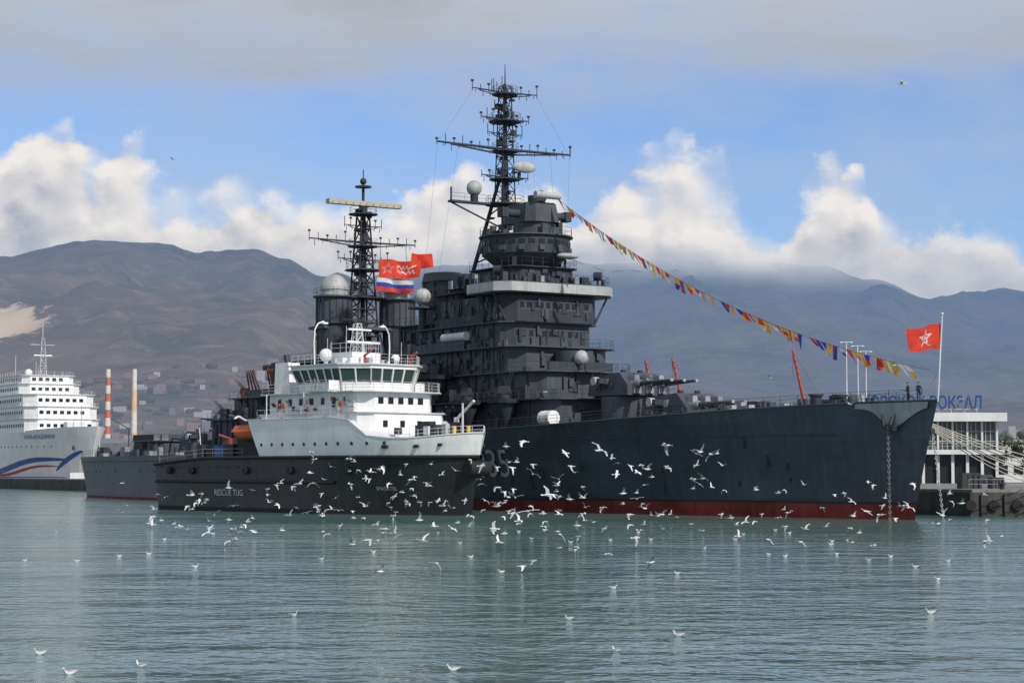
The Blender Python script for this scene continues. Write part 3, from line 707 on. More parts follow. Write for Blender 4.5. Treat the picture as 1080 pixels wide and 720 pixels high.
def boat(cx,cy,cz,L,W,H,m,m2):
    vs=[];fs=[];n=10;k=8
    for i in range(n+1):
        t=i/n*2-1; w=W/2*max(.02,(1-abs(t)**2.6)); h0=H*.5*abs(t)**3*.4
        for j in range(k+1):
            ph=math.pi*j/k; vs.append((cx+t*L/2,cy-w*math.cos(ph),cz+H*.5-H*.55*math.sin(ph)**.8*max(.15,1-abs(t)**4)+h0))
    for i in range(n):
        for j in range(k): q=i*(k+1)+j; fs.append((q,q+1,q+k+2,q+k+1))
    mb.add(vs,fs,m,True)
    mb.prism([(cx-L*.38,cy-W*.42),(cx+L*.3,cy-W*.42),(cx+L*.42,cy),(cx+L*.3,cy+W*.42),(cx-L*.38,cy+W*.42)],cz+H*.5,cz+H*.95,m,.8,.7)
    mb.box(cx-L*.1,cx+L*.16,cy-W*.25,cy+W*.25,cz+H*.95,cz+H*1.25,m2)
boat(-33,-5.2,8.3,6,2.3,1.7,m_orange,m_glass)
for x in(-35.4,-30.6):
    mb.tube([(x,-3.4,6.3),(x,-3.6,10.3),(x,-5.0,11.0),(x,-5.6,10.7)],.13,m_white2,n=6)
mb.cyl((-39,3.5,6),(-39,3.5,9.8),.5,m_white2,n=10); mb.cyl((-39,3.5,9.6),(-46,1,11.4),.22,m_sup,n=8)
mb.cyl((-37.8,-4.5,6),(-37.8,-4.5,8.4),.3,m_redp,n=8); mb.cyl((-37.8,-4.5,8.4),(-41.5,-3.5,8.9),.16,m_redp,n=8)
boat(-44.5,2,7.0,7.5,2.8,1.8,m_dark,m_glass)
for k in range(40):
    x=U(-49.5,-32); h=U(.5,1.9); mb.cbox((x,U(-5.2,5.2),5.9+h/2),(U(.5,2.2),U(.5,1.6),h),random.choice((m_dark,m_sup,m_sup2,m_sup,m_canvas,m_dark,m_blue)))
mb.rail([tg_pt(a,tz(a),-1,-.1) for a in range(32,51,2)],m_steel,h=.9,r=.02)
mb.cyl((-50.4,0,5.5),(-51,0,10.0),.06,m_white2)
mb.build('aft_deck_gear',tug)
text_on('RESCUE TUG',1.0,lambda x,y:Vector(tg_pt(37.6-x,1.85+y,-1,.05)),m_white2,'name_lettering',tug)
text_on('SPASATEL',.55,lambda x,y:Vector(tg_pt(9.6-x,2.6+y,-1,.12)),m_lgrey,'bow_lettering',tug)

# ================================================================== PASSENGER SHIP
ps=empty('passenger_ship',(-111.5,520,0),math.atan2(-.86,.51))
def ps_pt(a,z,side,off=0):
    t=clamp(z/16); d=10.6*(1-(1-clamp(a/30))**2.2); w=10.4*(1-(1-clamp(a/50))**1.7)
    if a>120: w*=1-.4*((a-120)/20)**2; d*=1-.15*((a-120)/20)**2
    return (-a+7*t**1.3*max(0,1-a/35),side*(w+(d-w)*t**1.6+off),z)
mb=MB(); st4=[0,.8,2,4,6,9,12,16,20,25,30,38,46,60,80,100,120,130,140]
loft(mb,ps_pt,lambda a:16.2-1.2*sstep(0,40,a),st4,(0,2.6,3.0),(.1,.25,.4,.55,.7,.85,1),(m_boot,m_boot,m_blue,m_white))
vs=[];fs=[]
for a in st4: z=16.2-1.2*sstep(0,40,a); vs+=[ps_pt(a,z,-1),ps_pt(a,z,1)]
for i in range(len(st4)-1): fs.append((2*i,2*i+2,2*i+3,2*i+1))
mb.add(vs,fs,m_white2)
vs=[ps_pt(140,z,-1) for z in(-1,4,8,15)]+[ps_pt(140,z,1) for z in(15,8,4,-1)]; mb.add(vs,[tuple(range(8))],m_white)
def band(a0,a1,zf,h,m,off):
    vs=[];fs=[];n=40
    for i in range(n+1):
        a=a0+(a1-a0)*i/n; t=i/n; z=zf(t); hh=h*math.sin(math.pi*clamp(t*.96+.02))**.5
        vs+=[ps_pt(a,z,-1,off),ps_pt(a,z+hh,-1,off)]
    for i in range(n): fs.append((2*i,2*i+1,2*i+3,2*i+2))
    mb.add(vs,fs,m,True)
band(8,70,lambda t:7.6-4*t**.6+1.0*math.sin(t*7),1.5,m_blue,.08)
band(12,60,lambda t:5.4-2.0*t**.7+.8*math.sin(t*7+.4),.7,m_redp,.1)
band(3,13,lambda t:9.5-5*t,1.5,m_blue,.09)
for a in range(14,136,3):
    p=ps_pt(a,11.2,-1,.05); mb.cyl((p[0],p[1]+.1,p[2]),p,.28,m_glass,n=8)
mb.cbox(Vector(ps_pt(6,10.6,-1,.2)),(.9,.3,1.0),m_dark)
mb.build('hull',ps)
text_on('КНЯЗЬ ВЛАДИМИР',1.5,lambda x,y:ps_pt(26-x,13.2+y,-1,.1),m_blue,'name_lettering',ps)
mb=MB()
def dk(x0,x1,hw,z0,z1,c,wn=True):
    mb.prism(poly_oct(x0,x1,hw,c),z0,z1,m_white); mb.prism(poly_oct(x0-.3,x1+.4,hw+.4,c),z1,z1+.2,m_white2)
    mb.rail([(x,y,z1+.2) for x,y in poly_oct(x0-.2,x1+.3,hw+.3,c)],m_white2,sp=2.5,r=.05)
    if wn:
        zc=(z0+z1)/2+.1; x=x0+1.5
        while x<x1-c-1: mb.box(x,x+1.1,-hw-.06,-hw+.02,zc-.45,zc+.45,m_glass); x+=2.1
        y=-hw+c+.4
        while y<hw-c-1: mb.box(x1-.02,x1+.06,y,y+1.1,zc-.45,zc+.45,m_glass); y+=1.9
dk(-135,-20,10.4,15,18.6,3); dk(-133,-21,10.2,18.8,22,3); dk(-131,-23,9.9,22.2,25.4,3)
dk(-118,-32,8.6,25.6,28.6,2.5); dk(-110,-34,7.4,28.8,31.0,2)
for k in range(6):
    x=-60-11*k; mb.cyl((x-3.6,-11,24),(x+3.6,-11,24),1.2,m_orange,n=10); mb.cyl((x+3.6,-11,24),(x+4.6,-11,24.2),1.2,m_orange,r1=.2,n=10)
mb.prism(ring(-112,0,3.2,16,1.6),28,38,m_white,.85,.85,-1); mb.prism(ring(-113,0,2.9,16,1.6),38,39.5,m_blue)
mb.lattice((-41,0,31),(-41,0,42),2.0,.8,m_steel,n=7,r=.14); mb.cyl((-41,0,42),(-41,0,47.5),.14,m_steel); mb.cyl((-41,-3.5,40),(-41,3.5,40),.14,m_steel); mb.cyl((-40.5,-2.6,37),(-40.5,2.6,37),.22,m_white); mb.sph((-44,-3,32.2),1.1,m_white); mb.cyl((-60,-2,31),(-60,-2,38),.12,m_steel); mb.cyl((-37,-3,31),(-37,-3,35),.1,m_steel)
mb.cyl((-6,0,16),(-6,0,22),.12,m_steel); mb.cbox((-12,0,17),(3,5,1.4),m_white2)
mb.build('superstructure',ps)

# ================================================================== QUAY (right)
mb=MB()
qp=[(47.5,205),(230,211),(230,640),(-200,640),(-65,395)]
mb.prism(qp[::1],-2,2.45,m_concd); mb.prism([(x+.25*(1 if x<100 else 0),y+.25) for x,y in qp],2.45,2.75,m_conc)
def along(t): return (47.5+(230-47.5)*t,205+6*t)
for i in range(60):
    t=i/60*.8; x,y=along(t); mb.cyl((x,y-.35,1.1),(x,y-.05,1.1),.55,m_rub,n=12); mb.cbox((x+1.2,y-.1,1.2),(.25,.3,2.2),m_concd)
mb.build('quay')
for i in range(7):
    x,y=along(.02+i*.05); b=MB(); b.cyl((x,y+1.2,2.75),(x,y+1.2,3.2),.22,m_dark,n=10); b.cyl((x,y+1.2,3.2),(x,y+1.2,3.4),.36,m_dark,n=10); b.build('mooring_bollard')
mb=MB(); mb.rail([(49,212,2.75),(90,213.5,2.75)],m_steel,h=1.0,sp=2,r=.03); mb.build('quay_railing')
for i,(x,y,w,h,mm_) in enumerate(((49.5,214,2.2,1.6,m_dark),(52.6,215,1.4,1.1,m_sup),(58,217,3,1.6,m_sup),(64.5,216,1.6,1.3,m_orange))):
    b=MB(); b.cbox((x,y,2.75+h/2),(w,1.8,h),mm_,.1,.05); b.cbox((x,y,2.8+h),(w*.9,1.6,.12),m_dark,.1)
    for k in range(4): b.cbox((x-w*.4+k*w*.27,y-.93,2.75+h/2),(.1,.08,h*.95),m_dark,.1)
    b.build('cargo_crate')
mb=MB(); Mw=Matrix.Translation((38.4,188.6,0))@Matrix.Rotation(heading,4,'Z')
ends=[(55,206.6),(57,206.6),(60,206.7),(62,206.7),(66,206.8),(70,207),(75,207)]
for i,e in enumerate(ends):
    p0=Mw@Vector((1.7-.25*i,.6+.2*i,8.6+.12*i)); p1=Vector((e[0],e[1],3.1)); n=14
    mb.tube([p0.lerp(p1,k/n)-Vector((0,0,(1.2+.3*i)*4*(k/n)*(1-k/n)*.5)) for k in range(n+1)],.055,m_rope,n=5)
mb.build('mooring_lines')
tb=empty('marine_terminal_building',(53,300,2.75),0)
mb=MB(); W=21.4; D=34
mb.box(.6,W-.6,1.2,D-1,0,4.4,m_glass); mb.box(0,W+.3,-.6,D,4.4,5.1,m_bwhite); mb.box(.5,W-.5,.8,D-1,5.1,9.4,m_glass2)
mb.box(-.4,W+.6,-1.2,D+1,9.4,10.7,m_bwhite)
for i in range(10):
    x=.6+i*(W-1.2)/9; mb.box(x-.22,x+.22,.6,1.0,0,4.4,m_bwhite); mb.box(x-.14,x+.14,.4,.78,5.1,9.4,m_bwhite)
for i in range(28):
    x=.8+i*(W-1.6)/27; mb.box(x-.05,x+.05,.66,.78,5.1,9.4,m_steel)
for z in(6.4,7.9): mb.box(.5,W-.5,.62,.76,z-.06,z+.06,m_steel)
for i in range(14):
    y=1+i*(D-2)/13; mb.box(W-.62,W-.32,y-.15,y+.15,0,4.4,m_bwhite); mb.box(W-.52,W-.3,y-.1,y+.1,5.1,9.4,m_bwhite)
mb.rail([(0,-.5,5.1),(W,-.5,5.1)],m_steel,h=1,r=.05,sp=1.5)
for i in range(10): mb.cyl((i*1.95+.1,-.3,10.7),(i*1.95+.1,-.3,11.5),.05,m_steel,n=4)
mb.box(-.2,W-3.4,-.35,-.25,11.2,11.3,m_steel)
mb.build('walls_and_windows',tb)
m_sign=paint('sign_blue',(.015,.07,.22),.6,.1,0,spec=.2)
sgm=text_on('МОРСКОЙ ВОКЗАЛ',2.2,lambda x,y:Vector((x,0,y)),m_sign,'roof_sign_lettering',tb,off=.05)
xs=[v.co.x for v in sgm.data.vertices]; fx=18.6/(max(xs)-min(xs))
for v in sgm.data.vertices: v.co=Vector((-.3+(v.co.x-min(xs))*fx,-.6,11.35+v.co.z*1.2))
b2=empty('harbour_office',(80,330,2.75),0); mb=MB()
mb.box(0,30,0,14,0,6.6,m_bwhite); mb.box(-.4,30.4,-.4,14.4,6.6,7.1,m_lgrey)
for i in range(11):
    for z in(1.3,4.2): mb.box(1.2+i*2.6,2.8+i*2.6,-.06,.02,z,z+1.5,m_glass)
mb.build('walls_and_windows',b2)
kb=MB(); kb.box(60,64,226,229,2.75,5.6,m_orange); kb.box(59.7,64.3,225.6,229.4,5.6,5.8,m_lgrey); kb.box(60.4,63.6,225.94,226,3.7,5,m_glass); kb.build('quay_kiosk')
def car(name,x,y,rz,m):
    e=empty(name,(x,y,2.75),rz); b=MB()
    pr=[(-2.15,.35),(-2.2,.85),(-1.9,1.0),(-1.4,1.42),(.5,1.45),(1.1,1.0),(2.0,.88),(2.2,.6),(2.15,.35)]
    n=len(pr); vs=[(px,-.85 if pz<1.1 else -.68,pz) for px,pz in pr]+[(px,.85 if pz<1.1 else .68,pz) for px,pz in pr]
    b.add(vs,[tuple(range(n)),tuple(range(2*n-1,n-1,-1))]+[(i,n+i,n+(i+1)%n,(i+1)%n) for i in range(n)],m)
    b.box(-1.3,.5,-.79,.79,1.02,1.36,m_glass); 
    for wx in(-1.35,1.35):
        for s in(-1,1): b.cyl((wx,s*.7,.33),(wx,s*.9,.33),.33,m_rub,n=14); b.cyl((wx,s*.9,.33),(wx,s*.91,.33),.18,m_steel,n=10)
    b.build('body',e)
car('parked_car',68,232,.2,m_white); car('parked_car',75,236,.1,m_dark); car('parked_car',57,238,1.2,m_sup)
def lamp(x,y,h):
    b=MB(); b.cyl((x,y,2.75),(x,y,2.75+h),.13,m_white2,r1=.07,n=8); b.cyl((x-.8,y,2.75+h),(x+.8,y,2.75+h),.05,m_white2,n=5)
    for s in(-1,1): b.cbox((x+s*.7,y,2.7+h),(.35,.2,.1),m_white2)
    b.build('street_lamp')
for x,y,h in((44.5,262,19),(46.0,262,18.5),(47.8,266,18),(72,245,9),(88,250,9)): lamp(x,y,h)
def crane(x,y,rz,H,jl,ang):
    e=empty('harbour_crane',(x,y,2.75),rz); b=MB()
    for sx in(-3,3):
        for sy in(-3,3): b.cyl((sx,sy,0),(sx*.5,sy*.5,9),.35,m_redp,n=6)
    b.box(-2.4,2.4,-2.4,2.4,9,10,m_redp); b.box(-3.5,2,-1.8,1.8,10,13,m_sup); b.box(1.2,2.4,-1.7,-.2,10.6,12.6,m_glass)
    t=Vector((1.5+jl*math.cos(ang),0,12+jl*math.sin(ang)))
    b.lattice((-1,0,13),(-1,0,H),1.6,.5,m_redp,n=5,r=.14)
    for s in(-.7,.7): b.cyl((1.5,s,12),t,.42,m_redp,r1=.3,n=6)
    for k in range(12):
        p=Vector((1.5,0,12)).lerp(t,k/12); b.cyl(p+Vector((0,-.7,0)),p+Vector((0,.7,.6)),.12,m_redp,n=4)
    b.cyl((-1,0,H),t,.05,m_dark,n=3); b.cyl(t,t-Vector((0,0,6)),.05,m_dark,n=3)
    b.build('crane_structure',e)
crane(36.5,470,math.pi,18,16.5,1.38); crane(43.5,470,math.pi,18,17,1.35); crane(72.5,470,math.pi,19,19,1.36)

def tree(x,y,z,h,seed):
    rs=random.Random(seed); e=empty('broadleaf_tree',(x,y,z)); b=MB(); b.cyl((0,0,0),(0,0,h*.45),.22,m_bark,r1=.14,n=7)
    for k in range(7):
        t=k*2.4; b.cyl((0,0,h*(.25+.03*k)),(math.cos(t)*h*.28,math.sin(t)*h*.28,h*(.55+.05*k)),.09,m_bark,r1=.03,n=5)
    b.build('trunk',e); b=MB()
    cl=[(rs.gauss(0,h*.2),rs.gauss(0,h*.2),h*rs.uniform(.38,.98),rs.uniform(.5,1.1)) for _ in range(36)]
    for cx,cy,cz,r in cl:
        mm_=m_leaf if rs.random()<.6 else m_leaf2
        for _ in range(60):
            d=Vector((rs.gauss(0,1),rs.gauss(0,1),rs.gauss(0,.8))).normalized()*r*rs.uniform(.5,1.1); c=Vector((cx,cy,cz))+d
            u=Vector((rs.gauss(0,1),rs.gauss(0,1),rs.gauss(0,1))).normalized()*.16; w=u.orthogonal().normalized()*.11
            b.add([c-u,c+w,c+u,c-w],[(0,1,2,3)],mm_)
    b.build('crown',e)
tree(80,308,2.75,8,1); tree(84,300,2.75,7,2); tree(88,306,2.75,8.5,3); tree(77.5,316,2.75,7.5,4); tree(93,300,2.75,7,5)

def sailor(x,y,z,rz,pose):
    e=empty('sailor',(0,0,0))
    loc=Mw@Vector((x,y,z)); e.location=loc; e.rotation_euler[2]=rz
    V=[(0,0,.95),(0,0,1.2),(0,0,1.42),(0,0,1.52),(0,.1,.9),(.03,.11,.5),(0,.12,.06),(.12,.12,.03),(0,-.1,.9),(-.03,-.11,.5),(-.02,-.12,.06),(.1,-.12,.03),(0,.2,1.4),(.03,.26,1.13),(.15,.24,.92),(0,-.2,1.4),(.05,-.27,1.14),(.22 if pose else .1,-.2,1.3 if pose else .9)]
    E=[(0,1),(1,2),(2,3),(0,4),(4,5),(5,6),(6,7),(0,8),(8,9),(9,10),(10,11),(2,12),(12,13),(13,14),(2,15),(15,16),(16,17)]
    Rr=[.15,.14,.13,.06,.1,.075,.05,.045,.1,.075,.05,.045,.07,.05,.035,.07,.05,.035]
    me=bpy.data.meshes.new('body'); me.from_pydata(V,E,[]); o=bpy.data.objects.new('body',me); scene.collection.objects.link(o); o.parent=e
    sm=o.modifiers.new('s','SKIN'); 
    for i,r in enumerate(Rr): me.skin_vertices[0].data[i].radius=(r,r*.9 if i>2 else r)
    me.skin_vertices[0].data[0].use_root=True
    me.materials.append(m_navy); o.modifiers.new('ss','SUBSURF').levels=1
    b=MB(); b.sph((.01,0,1.66),.11,m_skin,12,8,(1,.85,1.15)); b.cyl((0,0,1.74),(0,0,1.8),.12,m_navy,r1=.15,n=12); b.sph((.1,0,1.65),.02,m_skin,6,4)
    b.sph((.16,.24,.88),.04,m_skin,6,4); b.sph((.24 if pose else .11,-.2,1.33 if pose else .86),.04,m_skin,6,4); b.build('head_and_hands',e)
for a,y,rz,p in((1.5,-.4,-1.5,0),(2.6,-.7,2.5,1)): 
    sailor(-a+2.6,y,cr_zd(a),rz,p)

# ================================================================== FAR LEFT PORT
mb=MB()
mb.prism([(-420,600),(-175,600),(-150,700),(500,700),(900,1500),(-900,1500)],-2,2.5,m_concd)
mb.build('far_quay')
def striped(name,x,y,h,r,mA,mB,n=9):
    b=MB()
    for i in range(n):
        z0=2+h*i/n;z1=2+h*(i+1)/n; r0=r*(1-.35*i/n); r1=r*(1-.35*(i+1)/n)
        b.cyl((x,y,z0),(x,y,z1),r0,mA if i%2 else mB,r1=r1,n=16)
    b.build(name)
m_hzr=paint('chimney_red',(.5,.14,.11),.8,.1,0); m_hzw=paint('chimney_white',(.6,.58,.55),.8,.1,0); m_hzy=paint('chimney_tan',(.62,.45,.3),.8,.1,0)
striped('striped_chimney',-245,1195,64,2.2,m_hzr,m_hzw,13); striped('striped_chimney',-229,1195,64,2.2,m_hzy,m_hzw,5)
whm=[paint('warehouse_%d'%i,c,.8,.2,.3) for i,c in enumerate(((.25,.24,.23),(.16,.17,.19),(.3,.22,.18),(.4,.4,.4),(.13,.14,.16)))]
rs=random.Random(3)
for i in range(26):
    x=rs.uniform(-330,-120); y=rs.uniform(720,1100); w=rs.uniform(12,36); h=rs.uniform(5,13); d=rs.uniform(10,20)
    b=MB(); mt=rs.choice(whm); b.box(x,x+w,y,y+d,2.5,2.5+h,mt); b.add([(x,y,2.5+h),(x+w,y,2.5+h),(x+w,y+d/2,4.5+h),(x,y+d/2,4.5+h)],[(0,1,2,3)],whm[1]); b.add([(x,y+d,2.5+h),(x+w,y+d,2.5+h),(x+w,y+d/2,4.5+h),(x,y+d/2,4.5+h)],[(3,2,1,0)],whm[1])
    for k in range(int(w/4)): b.box(x+1+k*4,x+3+k*4,y-.05,y,2.5+h*.55,2.5+h*.75,m_glass)
    b.build('warehouse')
for i,(x,y) in enumerate(((-104,480),(-96,500),(-130,600))):
    e=empty('harbour_launch',(x,y,0),.6+i); b=MB()
    vs=[];fs=[]
    for k in range(9):
        t=k/8; w=2*(1-(1-min(1,(1-t)*2.2))**2); 
        for s,z in((-1,1.9+t*.8),(-.8,-.3),(.8,-.3),(1,1.9+t*.8)): vs.append((-7+14*t,s*max(.05,w),z))
    for k in range(8):
        for j in range(3): q=k*4+j; fs.append((q,q+1,q+5,q+4))
        fs.append((k*4+3,k*4,k*4+4,k*4+7))
    fs.append((0,1,2,3)); b.add(vs,fs,m_dark); b.box(-4,1.5,-1.3,1.3,1.9,4.2,m_white2); b.box(1.5,1.55,-1.1,1.1,3,3.9,m_glass); b.cyl((-1,0,4.2),(-1,0,7.5),.08,m_steel)
    b.build('hull_and_cabin',e)
for x,y,h in((-205,760,26),(-190,760,22),(-176,800,30),(-172,740,18)):
    b=MB(); b.lattice((x,y,2.5),(x,y,2.5+h),1.6,.8,m_sup,n=8,r=.2); b.build('floodlight_mast')

# ================================================================== TERRAIN
def interp(tab,x):
    if x<=tab[0][0]: return tab[0][1]
    for (a,b),(c,d) in zip(tab,tab[1:]):
        if x<=c:
            t=(x-a)/(c-a); t=t*t*(3-2*t); return b+(d-b)*t
    return tab[-1][1]
e_=lambda y:(496-y)/2080
g_=lambda x:(x-540)/2080
TL=[(g_(-700),e_(330)),(g_(-200),e_(292)),(g_(0),e_(272)),(g_(60),e_(262)),(g_(120),e_(256)),(g_(190),e_(262)),(g_(262),e_(256)),(g_(300),e_(272)),(g_(340),e_(292)),(g_(400),e_(322)),(g_(480),e_(362)),(g_(600),e_(402)),(g_(900),e_(425)),(g_(1800),e_(430))]
TR=[(g_(0),e_(345)),(g_(300),e_(330)),(g_(430),e_(292)),(g_(520),e_(285)),(g_(620),e_(283)),(g_(700),e_(273)),(g_(780),e_(266)),(g_(860),e_(276)),(g_(920),e_(296)),(g_(985),e_(318)),(g_(1030),e_(316)),(g_(1065),e_(307)),(g_(1120),e_(312)),(g_(1400),e_(290)),(g_(1800),e_(300))]
def rdg(x,y,s):
    v=0;a=1;f=1
    for k in range(5):
        n_=1-abs(noise.noise(Vector((x*f/s,y*f/(s*1.9),7.7+k))))*2; v+=a*n_; a*=.5; f*=2.1
    return v/1.94
rows=[]; y=1250
while y<9500: rows.append(y); y*=1.0125
nc=460; vs=[];fs=[]
for y in rows:
    for i in range(nc+1):
        u=-.62+1.24*i/nc; x=u*y
        t=clamp((y-1500)/2700); hl=interp(TL,u)*4200*(t**1.25 if y<=4200 else 1-.5*sstep(4200,6500,y))
        env=min(1,t*3)*(1-.75*sstep(.8,1.0,t)) if y<4200 else .25
        hl*=1+(rdg(x,y,700)-.55)*.60*env
        t2=clamp((y-3600)/3200); hr=interp(TR,u)*6800*(t2**1.1 if y<=6800 else 1-.6*sstep(6800,9500,y))
        env2=min(1,t2*3)*(1-.8*sstep(.8,1.0,t2)) if y<6800 else .2
        hr*=1+(rdg(x+900,y,1100)-.55)*.5*env2
        z=max(hl,hr)+2.2+noise.noise(Vector((x/90,y/90,0)))*6*min(1,max(t,.0)*4)+ 14*sstep(1300,1900,y)
        vs.append((x,y,z))
for j in range(len(rows)-1):
    for i in range(nc):
        k=j*(nc+1)+i; fs.append((k,k+1,k+nc+2,k+nc+1))
m,nt,b,out=newmat('hill_vegetation_haze')
geo=nt.nodes.new('ShaderNodeNewGeometry').outputs['Position']
sx=nt.nodes.new('ShaderNodeSeparateXYZ'); nt.links.new(geo,sx.inputs[0])
n1=noi(nt,geo,.004,5,.65); n2=noi(nt,geo,.02,4,.75)
c=mixc(nt,mrange(nt,n1,.38,.62),(.19,.145,.095),(.05,.065,.038))
c=mixc(nt,mrange(nt,n2,.5,.68,0,.7),c,(.29,.235,.17))
qx=Mt(nt,'SUBTRACT',sx.outputs[0],-748.0); qz=Mt(nt,'SUBTRACT',sx.outputs[2],222.0)
qd=Mt(nt,'SQRT',Mt(nt,'ADD',Mt(nt,'POWER',Mt(nt,'MULTIPLY',Mt(nt,'ADD',qx,Mt(nt,'MULTIPLY',qz,1.2)),1/85.0),2.0),Mt(nt,'POWER',Mt(nt,'MULTIPLY',qz,1/42.0),2.0)))
qd=Mt(nt,'ADD',qd,Mt(nt,'MULTIPLY',Mt(nt,'SUBTRACT',n2,.5),2.4))
c=mixc(nt,mrange(nt,qd,1.0,.7,0,.95),c,(.95,.76,.52))
nt.links.new(c,b.inputs['Base Color']); b.inputs['Roughness'].default_value=.95; b.inputs['Specular IOR Level'].default_value=0
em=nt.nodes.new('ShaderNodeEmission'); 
haze_tint=mixc(nt,mrange(nt,sx.outputs[1],2200,5600),(.178,.203,.285),(.148,.222,.355)); nt.links.new(haze_tint,em.inputs[0])  # aerial haze put into the slopes as bluish glow, stronger with distance
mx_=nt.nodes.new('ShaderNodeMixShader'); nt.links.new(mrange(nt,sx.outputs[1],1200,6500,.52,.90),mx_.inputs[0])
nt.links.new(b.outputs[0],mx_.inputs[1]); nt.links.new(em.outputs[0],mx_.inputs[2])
# summits of the far range lost in cloud
tr=nt.nodes.new('ShaderNodeBsdfTransparent'); n3=noi(nt,geo,.0011,2,.5)
zz=Mt(nt,'ADD',sx.outputs[2],Mt(nt,'MULTIPLY',Mt(nt,'SUBTRACT',n3,.5),170.0))
tf=Mt(nt,'MULTIPLY',mrange(nt,zz,575,745,0,1,True),mrange(nt,sx.outputs[1],4600,5600))
mx2=nt.nodes.new('ShaderNodeMixShader'); nt.links.new(tf,mx2.inputs[0]); nt.links.new(mx_.outputs[0],mx2.inputs[1]); nt.links.new(tr.outputs[0],mx2.inputs[2]); nt.links.new(mx2.outputs[0],out.inputs[0])
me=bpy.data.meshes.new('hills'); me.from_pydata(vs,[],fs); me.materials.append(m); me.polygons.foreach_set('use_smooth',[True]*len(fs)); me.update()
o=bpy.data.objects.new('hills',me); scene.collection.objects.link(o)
def haze_mat(name,col):
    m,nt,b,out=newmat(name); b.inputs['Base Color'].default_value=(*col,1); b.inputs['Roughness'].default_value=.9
    em=nt.nodes.new('ShaderNodeEmission'); em.inputs[0].default_value=(.178,.203,.285,1); mx_=nt.nodes.new('ShaderNodeMixShader'); mx_.inputs[0].default_value=.58  # constant bluish glow mixed into every town colour as painted haze
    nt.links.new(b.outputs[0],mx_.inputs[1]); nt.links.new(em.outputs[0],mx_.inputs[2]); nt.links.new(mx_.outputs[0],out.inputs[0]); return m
tm=[haze_mat('town_haze_a',(.55,.53,.5)),haze_mat('town_haze_b',(.22,.2,.19)),haze_mat('town_haze_c',(.34,.22,.18)),haze_mat('town_tree_haze',(.04,.05,.035)),haze_mat('town_haze_d',(.14,.15,.17))]
mb=MB(); rs=random.Random(11)
def hgt(x,y):
    u=x/y; j=min(range(len(rows)),key=lambda k:abs(rows[k]-y)); i=int(clamp(round((u+.62)/1.24*nc),0,nc)); return vs[j*(nc+1)+i][2]
for k in range(2400):
    y=1270+rs.random()**1.4*1000; x=rs.uniform(-.34,.34)*y; z=hgt(x,y)
    if rs.random()<.55:
        w=rs.uniform(4,11);h=rs.uniform(3,6) if rs.random()<.93 else rs.uniform(9,14); mb.cbox((x,y,z+h/2-1),(w,rs.uniform(5,10),h+2),rs.choice((tm[0],tm[1],tm[2],tm[4])),rs.uniform(-.3,.3))
    else:
        r=rs.uniform(1.5,4)
        for q in range(3): mb.sph((x+rs.uniform(-6,6),y,z+r*.6),r*rs.uniform(.6,1.1),tm[3],6,4,(1.4,1,1))
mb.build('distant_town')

# ================================================================== WATER
m,nt,b,out=newmat('sea_water')
geo=nt.nodes.new('ShaderNodeNewGeometry').outputs['Position']
nb=noi(nt,geo,.02,3,.6,(0,0,0),(1,.6,1))
c=mixc(nt,mrange(nt,nb,.35,.65),(.082,.168,.152),(.11,.195,.175)); nt.links.new(c,b.inputs['Base Color'])
b.inputs['Roughness'].default_value=.10; b.inputs['IOR'].default_value=1.33; b.inputs['Specular IOR Level'].default_value=.48
w1_=noi(nt,geo,1.0,2,.6,(0,0,0),(1,1.0,1)); w2_=noi(nt,geo,.25,2,.5,(5,2,0),(1,1.4,1)); w3_=noi(nt,geo,3.2,1,.5)
patch=mrange(nt,noi(nt,geo,.028,3,.55,(9,3,0),(.5,1.6,1)),.38,.62,.4,1.05)
h=Mt(nt,'ADD',Mt(nt,'MULTIPLY',w1_,.19),Mt(nt,'ADD',Mt(nt,'MULTIPLY',w2_,.34),Mt(nt,'MULTIPLY',w3_,.04)))
h=Mt(nt,'MULTIPLY',h,patch)
bp=nt.nodes.new('ShaderNodeBump'); bp.inputs['Strength'].default_value=1; bp.inputs['Distance'].default_value=1.0
nt.links.new(h,bp.inputs['Height']); nt.links.new(bp.outputs[0],b.inputs['Normal'])
mb=MB(); mb.add([(-6000,-300,0),(6000,-300,0),(9000,9400,0),(-9000,9400,0)],[(0,1,2,3)],m); mb.build('water')

